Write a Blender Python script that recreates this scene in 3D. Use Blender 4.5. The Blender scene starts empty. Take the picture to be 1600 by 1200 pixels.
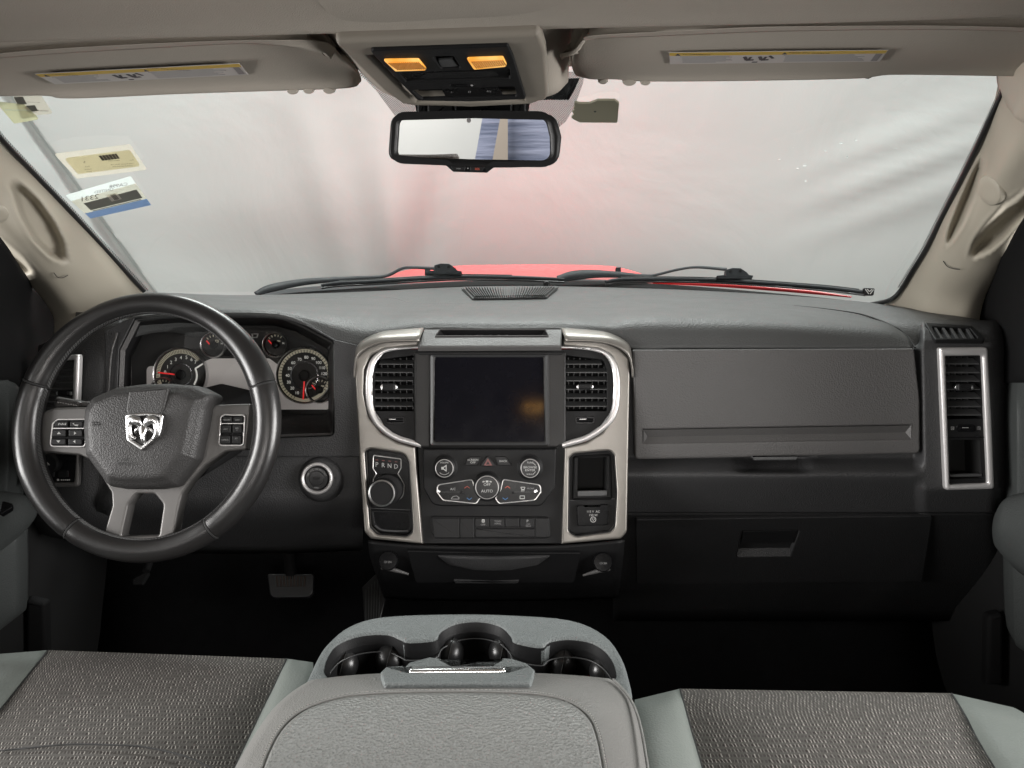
import bpy, math, random
from mathutils import Vector, Matrix
from mathutils.geometry import tessellate_polygon
random.seed(7)
scene = bpy.context.scene
COL = scene.collection
R = math.radians

# ------------------------------------------------------------------ camera
FPX, PITCH, EYE = 1190.0, R(12.8), Vector((0, 0, 1.65))
cam_d = bpy.data.cameras.new('camera')
cam_d.sensor_width = 36.0
cam_d.lens = 36.0 * FPX / 1600.0
cam_d.clip_start, cam_d.clip_end = 0.02, 200
cam = bpy.data.objects.new('camera', cam_d)
COL.objects.link(cam)
cam.location = EYE
cam.rotation_euler = (R(90) - PITCH, 0, 0)
scene.camera = cam

# ------------------------------------------------------------------ light
scene.view_settings.view_transform = 'Standard'
scene.view_settings.look = 'None'
scene.view_settings.gamma = 1
scene.view_settings.exposure = 0.0
scene.cycles.use_denoising = True
scene.cycles.max_bounces = 10
scene.cycles.diffuse_bounces = 5
scene.cycles.glossy_bounces = 4
scene.cycles.transparent_max_bounces = 12
scene.cycles.caustics_reflective = False
scene.cycles.caustics_refractive = False
scene.cycles.sample_clamp_indirect = 4
world = bpy.data.worlds.new('World')
scene.world = world
world.use_nodes = True
bg = world.node_tree.nodes['Background']
bg.inputs['Color'].default_value = (1.0, 0.98, 0.95, 1)
bg.inputs['Strength'].default_value = 0.75


def area_lamp(name, loc, target, size, size_y, power, color=(1, 1, 1), spread=180):
    l = bpy.data.lights.new(name, 'AREA')
    l.shape = 'RECTANGLE'
    l.size, l.size_y, l.energy, l.color = size, size_y, power, color
    l.spread = R(spread)
    o = bpy.data.objects.new(name, l)
    COL.objects.link(o)
    o.location = loc
    o.rotation_euler = (Vector(target) - Vector(loc)).to_track_quat('-Z', 'Y').to_euler()
    return o


area_lamp('hood_bounce_fill', (0.08, 2.95, 3.9), (0.08, 2.95, 1.2), 0.8, 0.3, 17, (1, 0.98, 0.95), 28)  # added narrow beam on the hood, so red bounces onto the sheet
area_lamp('overhead_softbox', (0.0, 2.9, 3.75), (0.0, 1.45, 1.45), 2.4, 0.7, 24, (0.97, 1.0, 0.98), 70)
area_lamp('front_wall_fill', (0.0, 2.85, 3.6), (0.0, 3.6, 2.3), 4.2, 0.3, 62, (0.95, 1.0, 0.99), 120)  # added unseen lamp, makes the front sheet brighter towards the top
area_lamp('rear_fill', (0.0, -2.7, 2.35), (0, 1.2, 1.35), 3.4, 0.9, 62, (1, 0.96, 0.92), 80)  # added fill behind the cab, lifts the dash through the rear window
area_lamp('rear_wall_fill', (-1.4, -2.2, 3.2), (-0.9, -4.0, 1.4), 1.6, 0.6, 105, (1, 0.95, 0.92), 140)  # added unseen lamp that brightens the rear sheet for the mirror
area_lamp('left_fill', (-2.3, 0.1, 1.65), (0, 0.3, 1.55), 1.7, 1.0, 50, (1, 0.98, 0.96), 90)  # added fill outside the driver window to brighten the cab
area_lamp('right_fill', (2.3, 0.1, 1.65), (0, 0.3, 1.55), 1.7, 1.0, 50, (1, 0.98, 0.96), 90)  # matching added fill on the passenger side

# ------------------------------------------------------------------ helpers
CP, SP = math.cos(PITCH), math.sin(PITCH)


def ray(px, py):
    u = (px - 800) / FPX
    v = (600 - py) / FPX
    return Vector((u, CP + v * SP, -SP + v * CP))


def P(px, py, d):
    r = ray(px, py)
    return EYE + r * (d / r.y)


def Z(px, py, z):
    """depth at which the sight line of a pixel meets the level z (relative to the eye)"""
    r = ray(px, py)
    return (px, py, z / r.z * r.y)


class Plane:
    def __init__(s, o, n, up=Vector((0, 0, 1))):
        s.o = o
        s.n = n.normalized()
        s.a = up.cross(s.n).normalized()
        s.b = s.n.cross(s.a)

    def uv(s, px, py):
        r = ray(px, py)
        t = (s.o - EYE).dot(s.n) / r.dot(s.n)
        p = EYE + r * t - s.o
        return Vector((p.dot(s.a), p.dot(s.b)))

    def w(s, u, v, h=0.0):
        return s.o + s.a * u + s.b * v + s.n * h

    def at(s, px, py, h=0.0):
        q = s.uv(px, py)
        return s.w(q.x, q.y, h)

    def mpp(s, px, py):
        return (s.uv(px + 1, py) - s.uv(px - 1, py)).length / 2

    def up(s, h):
        return Plane(s.o + s.n * h, s.n)


def plane3(p1, p2, p3):
    n = (p2 - p1).cross(p3 - p1).normalized()
    c = (p1 + p2 + p3) / 3
    if n.dot(EYE - c) < 0:
        n = -n
    return Plane(c, n)


def planeT(px, py, d, tilt, yaw=0):
    t, y = R(tilt), R(yaw)
    return Plane(P(px, py, d), Vector((math.sin(y) * math.cos(t), -math.cos(y) * math.cos(t), math.sin(t))))


def tag(o, label=None, cat=None, group=None, kind=None):
    if label: o['label'] = label
    if cat: o['category'] = cat
    if group: o['group'] = group
    if kind: o['kind'] = kind
    return o


def thing(name, label, cat, loc, group=None):
    o = bpy.data.objects.new(name, None)
    o.empty_display_size = 0.05
    COL.objects.link(o)
    o.location = loc
    return tag(o, label, cat, group)


def mk(name, verts, faces, mat, parent=None, ang=35, uvs=None, solid=0, sub=0, face_eye=False):
    me = bpy.data.meshes.new(name)
    me.from_pydata([tuple(v) for v in verts], [], faces)
    if uvs:
        lay = me.uv_layers.new(name='UVMap')
        for l in me.loops:
            lay.data[l.index].uv = uvs[l.vertex_index]
    me.update()
    if face_eye:
        s = 0
        for p in me.polygons:
            s += p.normal.dot(EYE - p.center) * p.area
        if s < 0:
            me.flip_normals()
    if ang:
        me.polygons.foreach_set('use_smooth', [True] * len(me.polygons))
        if ang < 180:
            me.set_sharp_from_angle(angle=R(ang))
    if mat: me.materials.append(mat)
    o = bpy.data.objects.new(name, me)
    COL.objects.link(o)
    if parent is not None:
        o.parent = parent
        if parent.type == 'EMPTY':
            o.matrix_parent_inverse = Matrix.Translation(-parent.location)
    if solid:
        m = o.modifiers.new('thick', 'SOLIDIFY')
        m.thickness = abs(solid)
        m.offset = -1 if solid > 0 else 1
    if sub:
        m = o.modifiers.new('sub', 'SUBSURF')
        m.levels = m.render_levels = sub
    return o


def fillet(poly, n=5):
    out = []
    N = len(poly)
    for i, p in enumerate(poly):
        r = p[2] if len(p) > 2 else 0
        a = Vector(p[:2])
        if r <= 0:
            out.append(a)
            continue
        u = Vector(poly[i - 1][:2]) - a
        v = Vector(poly[(i + 1) % N][:2]) - a
        lu, lv = u.length, v.length
        u /= lu; v /= lv
        an = max(0.05, u.angle(v))
        t = min(r / math.tan(an / 2), lu * .49, lv * .49)
        p0, p1 = a + u * t, a + v * t
        for k in range(n + 1):
            s = k / n
            out.append(p0 * (1 - s) ** 2 + a * (2 * s * (1 - s)) + p1 * s * s)
    return out


def soft(pts, n=4):
    return [(v.x, v.y) for v in spline([Vector((p[0], p[1], 0)) for p in pts], n, True)]


def make_net(rows, s=5):
    net = []
    rs = [spline(r, s) for r in rows]
    for i in range(len(rs[0])):
        net += spline([r[i] for r in rs], s)

    def f(px, py):
        c = sorted(((p.x - px) ** 2 + (p.y - py) ** 2, p.z) for p in net)[:5]
        w = [1 / (a + 3) for a, z in c]
        return sum(x * z for x, (b, z) in zip(w, c)) / sum(w)
    return f


def area2(q):
    return sum(q[i - 1].x * q[i].y - q[i].x * q[i - 1].y for i in range(len(q)))


def clean(q, eps=1e-5):
    out = []
    for p in q:
        if not out or (p - out[-1]).length > eps:
            out.append(p)
    if (out[0] - out[-1]).length < eps: out.pop()
    return out


def inset(q, d):
    out = []
    N = len(q)
    for i in range(N):
        e0 = (q[i] - q[i - 1]).normalized()
        e1 = (q[(i + 1) % N] - q[i]).normalized()
        n0, n1 = Vector((-e0.y, e0.x)), Vector((-e1.y, e1.x))
        m = n0 + n1
        if m.length < 1e-6: m = n0
        m.normalize()
        c = max(0.45, m.dot(n0))
        out.append(q[i] + m * (d / c))
    return out


def uvs_of(pl, poly, ccw=True):
    q = clean([pl.uv(p.x, p.y) for p in fillet(poly)])
    if (area2(q) > 0) != ccw: q.reverse()
    return q


def weigh(o):
    m = o.modifiers.new('flat_faces', 'WEIGHTED_NORMAL')
    m.mode = 'FACE_AREA'
    m.keep_sharp = True
    m.weight = 80


def panel(name, pl, outer, h0, h1, mat, parent=None, b=0.0015, holes=(), seg=3, ang=35, raw=False):
    """plate with outline and holes (pixels), thickness h0..h1 along the plane normal and rounded front edges"""
    loops = [uvs_of(pl, outer)] + [uvs_of(pl, h, False) for h in holes]
    verts, faces, cap_f, cap_b = [], [], [], []
    for q in loops:
        rings = [(q, h0)]
        if b > 0:
            for k in range(seg + 1):
                a = k / seg * math.pi / 2
                rings.append((inset(q, b * (1 - math.cos(a))), h1 - b + b * math.sin(a)))
        else:
            rings.append((q, h1))
        N = len(q)
        base = len(verts)
        for rq, h in rings:
            verts += [pl.w(p.x, p.y, h) for p in rq]
        for r in range(len(rings) - 1):
            for i in range(N):
                j = (i + 1) % N
                faces.append((base + r * N + i, base + r * N + j, base + (r + 1) * N + j, base + (r + 1) * N + i))
        cap_f.append((rings[-1][0], base + (len(rings) - 1) * N))
        cap_b.append((q, base))
    for cap, flip in ((cap_f, False), (cap_b, True)):
        if len(cap) == 1:
            q, s = cap[0]
            f = tuple(range(s, s + len(q)))
            faces.append(f[::-1] if flip else f)
        else:
            idx = [s + i for q, s in cap for i in range(len(q))]
            tris = tessellate_polygon([[Vector((p.x, p.y, 0)) for p in q] for q, s in cap])
            flat = [p for q, s in cap for p in q]
            for t in tris:
                a2 = (flat[t[1]] - flat[t[0]]).cross(flat[t[2]] - flat[t[0]])
                t3 = tuple(idx[k] for k in t)
                if (a2 < 0) != flip: t3 = t3[::-1]
                faces.append(t3)
    if raw: return verts, faces
    o = mk(name, verts, faces, mat, parent, ang)
    if b > 0: weigh(o)
    return o


def join(parts):
    V, Fc = [], []
    for v, f in parts:
        o = len(V)
        V += v
        Fc += [tuple(i + o for i in t) for t in f]
    return V, Fc


def dome(name, pl, outer, prof, mat, parent=None, center=None, ang=40, sub=0):
    """rings of the outline shrunk towards its middle: prof = [(scale, height)...] from edge to middle"""
    q = uvs_of(pl, outer)
    c = pl.uv(*center) if center else sum(q, Vector((0, 0))) / len(q)
    N = len(q)
    verts, faces = [], []
    for s, h in prof:
        verts += [pl.w(*(c + (p - c) * s), h) for p in q]
    for r in range(len(prof) - 1):
        for i in range(N):
            j = (i + 1) % N
            faces.append((r * N + i, r * N + j, (r + 1) * N + j, (r + 1) * N + i))
    faces.append(tuple(range((len(prof) - 1) * N, len(prof) * N)))
    return mk(name, verts, faces, mat, parent, ang, sub=sub)


def lathe(name, pl, cpx, prof, mat, parent=None, seg=36, ang=22, sq=1.0, raw=False):
    """profile [(radius px, height m)...] turned about the plane normal at pixel cpx"""
    c = pl.uv(*cpx)
    m = pl.mpp(*cpx)
    verts, faces = [], []
    for r, h in prof:
        for k in range(seg):
            a = 2 * math.pi * k / seg
            verts.append(pl.w(c.x + r * m * math.cos(a), c.y + r * m * sq * math.sin(a), h))
    for r in range(len(prof) - 1):
        for i in range(seg):
            j = (i + 1) % seg
            faces.append((r * seg + i, r * seg + j, (r + 1) * seg + j, (r + 1) * seg + i))
    if prof[-1][0] > 0.01 and name not in ('ring', 'inner_ring', 'plug_icon'):
        faces.append(tuple(range((len(prof) - 1) * seg, len(prof) * seg)))
    if raw: return verts, faces
    return mk(name, verts, faces, mat, parent, ang)


def crom(p0, p1, p2, p3, t):
    return 0.5 * ((2 * p1) + (p2 - p0) * t + (2 * p0 - 5 * p1 + 4 * p2 - p3) * t * t + (3 * p1 - p0 - 3 * p2 + p3) * t ** 3)


def spline(pts, n, closed=False):
    pts = [Vector(p) for p in pts]
    N = len(pts)
    out = []
    for i in range(N if closed else N - 1):
        if closed:
            a, b, c, d = pts[i - 1], pts[i], pts[(i + 1) % N], pts[(i + 2) % N]
        else:
            b, c = pts[i], pts[i + 1]
            a = pts[i - 1] if i else b + (b - c)
            d = pts[i + 2] if i + 2 < N else c + (c - b)
        for k in range(n):
            out.append(crom(a, b, c, d, k / n))
    if not closed: out.append(pts[-1].copy())
    return out


def grid(name, rows, mat, parent=None, su=4, sv=4, disp=None, solid=0, ang=180, world=False, flip=None):
    """surface through rows of (pixel x, pixel y, depth) or world points, splined both ways; UV in metres"""
    rows = [spline(r, su) for r in rows]
    cols = [spline([r[i] for r in rows], sv) for i in range(len(rows[0]))]
    nu, nv = len(cols), len(cols[0])
    verts = []
    for j in range(nv):
        for i in range(nu):
            p = cols[i][j]
            if not world:
                d = disp(p.x, p.y, p.z) if disp else p.z
                p = P(p.x, p.y, d)
            verts.append(p)
    mj, mi = nv // 2, nu // 2
    U, V = [0], [0]
    for i in range(1, nu): U.append(U[-1] + (verts[mj * nu + i] - verts[mj * nu + i - 1]).length)
    for j in range(1, nv): V.append(V[-1] + (verts[j * nu + mi] - verts[(j - 1) * nu + mi]).length)
    uvs = [(U[k % nu], V[k // nu]) for k in range(nu * nv)]
    faces = [(j * nu + i, j * nu + i + 1, (j + 1) * nu + i + 1, (j + 1) * nu + i) for j in range(nv - 1) for i in range(nu - 1)]
    return mk(name, verts, faces, mat, parent, ang, uvs=uvs, solid=solid, face_eye=True)


def tube(name, pts, rad, mat, parent=None, n=4, seg=10, closed=False, flat=None, px=True, raw=False, caps=True):
    """tube along (px,py,d) points (px=True) or world points; rad a number or a list; flat=(normal, squash)"""
    w = [P(*p) for p in pts] if px else [Vector(p) for p in pts]
    rr = rad if isinstance(rad, (list, tuple)) else [rad] * len(w)
    path = spline(w, n, closed)
    rs = [v.x for v in spline([Vector((r, 0, 0)) for r in rr], n, closed)]
    N = len(path)
    verts, faces = [], []
    up = None
    for i in range(N):
        if closed:
            t = (path[(i + 1) % N] - path[i - 1])
        else:
            t = path[min(i + 1, N - 1)] - path[max(i - 1, 0)]
        t.normalize()
        if flat:
            up = flat[0] - t * flat[0].dot(t)
        elif up is None:
            up = Vector((0, 0, 1)) if abs(t.z) < 0.9 else Vector((0, 1, 0))
            up = up - t * up.dot(t)
        else:
            up = up - t * up.dot(t)
        up.normalize()
        s = t.cross(up)
        k2 = flat[1] if flat else 1
        for k in range(seg):
            a = 2 * math.pi * k / seg
            verts.append(path[i] + s * (rs[i] * math.cos(a)) + up * (rs[i] * k2 * math.sin(a)))
    for i in range(N if closed else N - 1):
        j = (i + 1) % N
        for k in range(seg):
            l = (k + 1) % seg
            faces.append((i * seg + k, j * seg + k, j * seg + l, i * seg + l))
    if not closed and caps:
        faces.append(tuple(range(seg))[::-1])
        faces.append(tuple(range((N - 1) * seg, N * seg)))
    if raw: return verts, faces
    return mk(name, verts, faces, mat, parent, 60)


def loft(name, A, B, mat, parent=None, closed=True, ang=35, steps=1, cap=False):
    N = len(A)
    verts = []
    for s in range(steps + 1):
        t = s / steps
        verts += [a.lerp(b, t) for a, b in zip(A, B)]
    faces = []
    for s in range(steps):
        for i in range(N if closed else N - 1):
            j = (i + 1) % N
            faces.append((s * N + i, s * N + j, (s + 1) * N + j, (s + 1) * N + i))
    if cap: faces.append(tuple(range(steps * N, steps * N + N)))
    return mk(name, verts, faces, mat, parent, ang)


def box8(name, q, mat, parent=None, ang=30):
    """hexahedron from 4 near + 4 far world corners"""
    f = [(0, 1, 2, 3), (7, 6, 5, 4), (0, 4, 5, 1), (1, 5, 6, 2), (2, 6, 7, 3), (3, 7, 4, 0)]
    return mk(name, q, f, mat, parent, ang)


def bar(pl, p0, p1, w, h0, h1, raw=True):
    """thin bar on a plane between two pixels, w metres wide"""
    a, b = pl.uv(*p0), pl.uv(*p1)
    d = (b - a).normalized()
    n = Vector((-d.y, d.x)) * w / 2
    c = [a - n, b - n, b + n, a + n]
    v = [pl.w(*p, h0) for p in c] + [pl.w(*p, h1) for p in c]
    return v, [(3, 2, 1, 0), (4, 5, 6, 7), (0, 1, 5, 4), (1, 2, 6, 5), (2, 3, 7, 6), (3, 0, 4, 7)]


def text(name, s, pl, px, py, size, h, mat, parent, rot=0, mirror=False, sx=1.0, skew=0, ext=0.0002, space=1.0):
    """lettering on a plane, centred at a pixel; size = cap height in pixels"""
    cu = bpy.data.curves.new(name, 'FONT')
    cu.body = s
    cu.align_x, cu.align_y = 'CENTER', 'CENTER'
    cu.extrude = 0
    cu.resolution_u = 3
    cu.space_line = 0.95 * space
    m = pl.mpp(px, py)
    cu.size = size * m / 0.70
    tmp = bpy.data.objects.new(name, cu)
    me = bpy.data.meshes.new_from_object(tmp)
    c = pl.uv(px, py)
    ca, sa = math.cos(R(rot)), math.sin(R(rot))
    vs = []
    for v in me.vertices:
        x, y = v.co.x * sx * (-1 if mirror else 1), v.co.y
        x += skew * y
        vs.append(pl.w(c.x + x * ca - y * sa, c.y + x * sa + y * ca, h))
    fs = [tuple(p.vertices) for p in me.polygons]
    bpy.data.objects.remove(tmp)
    bpy.data.curves.remove(cu)
    bpy.data.meshes.remove(me)
    return mk(name, vs, fs, mat, parent, 0, face_eye=True)


def smooth(a, b, x):
    t = max(0.0, min(1.0, (x - a) / (b - a)))
    return t * t * (3 - 2 * t)


def interp(tab, x):
    if x <= tab[0][0]: return tab[0][1]
    for (a, va), (b, vb) in zip(tab, tab[1:]):
        if x <= b:
            return va + (vb - va) * (x - a) / (b - a)
    return tab[-1][1]


def inside_dist(poly, x, y):
    """distance to the outline, positive inside"""
    ins = False
    dm = 1e9
    N = len(poly)
    for i in range(N):
        x0, y0 = poly[i - 1][:2]
        x1, y1 = poly[i][:2]
        if (y0 > y) != (y1 > y) and x < (x1 - x0) * (y - y0) / (y1 - y0) + x0: ins = not ins
        dx, dy = x1 - x0, y1 - y0
        t = max(0, min(1, ((x - x0) * dx + (y - y0) * dy) / (dx * dx + dy * dy + 1e-9)))
        dm = min(dm, math.hypot(x - x0 - t * dx, y - y0 - t * dy))
    return dm if ins else -dm


# ------------------------------------------------------------------ materials
def mat(name, col, rough=0.5, metal=0.0, grain=0, gs=600, vary=0, vs=6, coat=0, spec=0.5, emit=None, es=0, cells=False, rvary=0.0):
    m = bpy.data.materials.new(name)
    m.use_nodes = True
    nt = m.node_tree
    b = nt.nodes['Principled BSDF']
    b.inputs['Base Color'].default_value = (*col, 1)
    b.inputs['Roughness'].default_value = rough
    b.inputs['Metallic'].default_value = metal
    b.inputs['Specular IOR Level'].default_value = spec
    b.inputs['Coat Weight'].default_value = coat
    if emit:
        b.inputs['Emission Color'].default_value = (*emit, 1)
        b.inputs['Emission Strength'].default_value = es
    tc = nt.nodes.new('ShaderNodeTexCoord')
    if vary:
        n = nt.nodes.new('ShaderNodeTexNoise')
        n.inputs['Scale'].default_value = vs
        n.inputs['Detail'].default_value = 5
        nt.links.new(tc.outputs['Object'], n.inputs['Vector'])
        mx = nt.nodes.new('ShaderNodeMix')
        mx.data_type = 'RGBA'
        mx.inputs[6].default_value = (*[c * (1 - vary) for c in col], 1)
        mx.inputs[7].default_value = (*[min(1, c * (1 + vary)) for c in col], 1)
        nt.links.new(n.outputs['Fac'], mx.inputs[0])
        nt.links.new(mx.outputs[2], b.inputs['Base Color'])
    if rvary:
        n3 = nt.nodes.new('ShaderNodeTexNoise')
        n3.inputs['Scale'].default_value = 14
        n3.inputs['Detail'].default_value = 6
        n3.inputs['Roughness'].default_value = 0.7
        nt.links.new(tc.outputs['Object'], n3.inputs['Vector'])
        mr = nt.nodes.new('ShaderNodeMapRange')
        mr.inputs['From Min'].default_value = 0.3
        mr.inputs['From Max'].default_value = 0.7
        mr.inputs['To Min'].default_value = max(0.02, rough - rvary)
        mr.inputs['To Max'].default_value = min(1, rough + rvary)
        nt.links.new(n3.outputs['Fac'], mr.inputs['Value'])
        nt.links.new(mr.outputs['Result'], b.inputs['Roughness'])
    if grain:
        bp = nt.nodes.new('ShaderNodeBump')
        bp.inputs['Strength'].default_value = grain
        bp.inputs['Distance'].default_value = 0.001
        if cells:
            v = nt.nodes.new('ShaderNodeTexVoronoi')
            v.feature = 'SMOOTH_F1'
            v.inputs['Scale'].default_value = gs
            v.inputs['Smoothness'].default_value = 0.4
            out = v.outputs['Distance']
        else:
            v = nt.nodes.new('ShaderNodeTexNoise')
            v.inputs['Scale'].default_value = gs
            v.inputs['Detail'].default_value = 2
            out = v.outputs['Fac']
        nt.links.new(tc.outputs['Object'], v.inputs['Vector'])
        nt.links.new(out, bp.inputs['Height'])
        nt.links.new(bp.outputs['Normal'], b.inputs['Normal'])
    return m


M = {}
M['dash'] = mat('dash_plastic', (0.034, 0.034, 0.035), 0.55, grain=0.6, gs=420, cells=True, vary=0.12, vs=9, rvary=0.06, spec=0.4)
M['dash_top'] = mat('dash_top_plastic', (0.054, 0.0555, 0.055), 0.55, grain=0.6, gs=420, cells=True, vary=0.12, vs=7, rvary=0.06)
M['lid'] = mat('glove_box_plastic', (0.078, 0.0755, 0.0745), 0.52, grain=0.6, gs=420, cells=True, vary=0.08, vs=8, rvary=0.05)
M['black'] = mat('black_plastic', (0.008, 0.008, 0.0085), 0.52, grain=0.25, gs=700, vary=0.1, rvary=0.06, spec=0.25)
M['matte'] = mat('matte_black', (0.006, 0.006, 0.0062), 0.8, spec=0.12, grain=0.3, gs=500, vary=0.1)
M['gloss'] = mat('gloss_black', (0.006, 0.006, 0.0065), 0.28, spec=0.13, vary=0.1, rvary=0.06)
M['slat'] = mat('vent_slat_plastic', (0.055, 0.056, 0.057), 0.45, vary=0.1, rvary=0.05)
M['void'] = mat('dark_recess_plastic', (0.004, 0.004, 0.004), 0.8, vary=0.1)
M['silver'] = mat('champagne_paint', (0.215, 0.202, 0.184), 0.36, metal=0.6, grain=0.08, gs=1500, vary=0.03, vs=20, rvary=0.04)
M['chrome'] = mat('satin_chrome', (0.62, 0.605, 0.60), 0.36, metal=0.6, vary=0.03, rvary=0.03)
M['bright'] = mat('bright_chrome', (0.62, 0.62, 0.62), 0.28, metal=1.0, vary=0.03, rvary=0.02)
M['darkchrome'] = mat('dark_chrome', (0.25, 0.25, 0.26), 0.2, metal=1.0, vary=0.03)
M['leather'] = mat('wheel_leather', (0.011, 0.0105, 0.0105), 0.30, spec=0.45, grain=0.10, gs=500, cells=True, vary=0.15, vs=15, rvary=0.03)
M['pad'] = mat('airbag_vinyl', (0.022, 0.0212, 0.021), 0.52, spec=0.35, grain=0.5, gs=520, cells=True, vary=0.1, rvary=0.05)
M['spoke'] = mat('spoke_satin', (0.105, 0.101, 0.098), 0.42, metal=0.4, vary=0.06, rvary=0.06)
M['btn'] = mat('button_rubber', (0.012, 0.012, 0.0125), 0.45, spec=0.22, vary=0.1, rvary=0.06)
M['print'] = mat('white_print', (0.45, 0.45, 0.44), 0.6, vary=0.05)
M['printdim'] = mat('grey_print', (0.25, 0.25, 0.25), 0.6, vary=0.05)
M['emboss'] = mat('dark_embossing', (0.012, 0.012, 0.012), 0.7, vary=0.05)
M['red'] = mat('red_print', (0.55, 0.10, 0.06), 0.5, vary=0.05)
M['redtri'] = mat('hazard_red', (0.16, 0.035, 0.03), 0.4, vary=0.05)
M['blue'] = mat('blue_print', (0.04, 0.16, 0.38), 0.5, vary=0.05)
M['needle'] = mat('needle_red', (0.85, 0.03, 0.03), 0.4, vary=0.05)
M['cream'] = mat('cream_dial_band', (0.62, 0.58, 0.46), 0.5, vary=0.06)
M['dial'] = mat('dial_black', (0.05, 0.049, 0.048), 0.7, spec=0.2, vary=0.1)
M['roof'] = mat('headliner_fabric', (0.42, 0.38, 0.33), 0.95, grain=0.6, gs=700, vary=0.07, vs=5, spec=0.2)
M['visor'] = mat('visor_vinyl', (0.41, 0.37, 0.32), 0.8, grain=0.35, gs=500, vary=0.06, vs=6, spec=0.3)
M['pillar'] = mat('pillar_plastic', (0.36, 0.33, 0.27), 0.55, grain=0.2, gs=600, vary=0.04, vs=5, rvary=0.06)
M['console_beige'] = mat('overhead_plastic', (0.24, 0.215, 0.18), 0.6, grain=0.2, gs=700, vary=0.04, rvary=0.05)
M['tray'] = mat('tray_plastic', (0.092, 0.102, 0.102), 0.6, grain=0.9, gs=420, cells=True, vary=0.10, vs=25, rvary=0.06)
M['lidleather'] = mat('lid_leather', (0.155, 0.157, 0.151), 0.42, grain=1.0, gs=340, cells=True, vary=0.05, vs=10, rvary=0.05)
M['lidedge'] = mat('lid_edge_leather', (0.14, 0.138, 0.132), 0.45, grain=0.5, gs=480, cells=True, vary=0.06, vs=12, rvary=0.05)
M['bolster'] = mat('bolster_vinyl', (0.128, 0.142, 0.131), 0.62, grain=0.35, gs=450, cells=True, vary=0.07, vs=9, rvary=0.06)
M['armrest'] = mat('armrest_vinyl', (0.040, 0.044, 0.043), 0.6, grain=0.5, gs=400, cells=True, vary=0.08, rvary=0.05)
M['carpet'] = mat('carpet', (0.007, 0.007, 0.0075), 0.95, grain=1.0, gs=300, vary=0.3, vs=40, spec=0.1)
M['rubber'] = mat('black_rubber', (0.014, 0.014, 0.0145), 0.34, vary=0.1, rvary=0.05)
M['wiper'] = mat('wiper_plastic', (0.016, 0.019, 0.022), 0.6, spec=0.25, vary=0.15, rvary=0.08)
M['stitch'] = mat('grey_thread', (0.05, 0.05, 0.05), 0.7, vary=0.1)
M['seamthread'] = mat('pale_thread', (0.30, 0.29, 0.27), 0.7, vary=0.1)
M['hood'] = mat('red_car_paint', (0.62, 0.012, 0.016), 0.32, coat=0.6, vary=0.04, vs=3)
M['label'] = mat('label_paper', (0.50, 0.48, 0.46), 0.6, vary=0.04)
M['labelyellow'] = mat('label_yellow', (0.55, 0.38, 0.07), 0.6, vary=0.04)
M['labelgrey'] = mat('label_grey', (0.22, 0.21, 0.21), 0.6, vary=0.04)
M['ink'] = mat('label_ink', (0.06, 0.055, 0.06), 0.7, vary=0.05)
M['inksoft'] = mat('label_ink_soft', (0.26, 0.25, 0.25), 0.7, vary=0.05)
M['mirror'] = mat('mirror_glass', (0.93, 0.92, 0.92), 0.01, metal=1.0, vary=0.01)
M['screen'] = mat('screen_glass', (0.005, 0.005, 0.0075), 0.09, vary=0.2, vs=40, rvary=0.04, spec=0.22)
M['tag'] = mat('tag_plastic', (0.30, 0.28, 0.20), 0.5, vary=0.04)
M['wall'] = mat('cab_wall', (0.012, 0.012, 0.012), 0.9, vary=0.1, spec=0.1)
M['concrete'] = mat('studio_floor', (0.30, 0.30, 0.29), 0.7, vary=0.12, vs=2)
M['lcd_reflection'] = mat('display_reflection', (0.60, 0.575, 0.555), 0.45, vary=0.08, vs=12, emit=(0.62, 0.57, 0.54), es=0.2)  # pale tone and glow imitate a lens reflection; the centre screen shares it
M['surround'] = mat('lit_surround_plastic', (0.017, 0.0163, 0.016), 0.5, grain=0.3, gs=600, vary=0.1, rvary=0.06, spec=0.4)  # lighter than the control panel: light falloff down the stack put into colour
M['amber_rib'] = mat('amber_rib', (0.70, 0.33, 0.06), 0.25, vary=0.1)
M['lower'] = mat('shaded_dash_plastic', (0.014, 0.014, 0.0145), 0.6, grain=0.5, gs=420, cells=True, vary=0.1, rvary=0.05, spec=0.25)  # dash plastic darkened: shade below the ledge put into the colour
M['cream_lit'] = mat('lit_dial_band', (0.60, 0.56, 0.44), 0.5, vary=0.06, emit=(0.60, 0.55, 0.40), es=0.16)
M['print_lit'] = mat('lit_numerals', (0.62, 0.62, 0.60), 0.6, vary=0.05, emit=(0.9, 0.88, 0.8), es=0.4)
M['needle_lit'] = mat('lit_needle', (0.85, 0.03, 0.03), 0.4, vary=0.05, emit=(0.9, 0.03, 0.03), es=0.45)
M['brown'] = mat('worn_pedal_rubber', (0.05, 0.028, 0.018), 0.6, vary=0.3, vs=60)


def nodes(name):
    m = bpy.data.materials.new(name)
    m.use_nodes = True
    nt = m.node_tree
    return m, nt, nt.nodes['Principled BSDF'], nt.nodes['Material Output']


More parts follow.
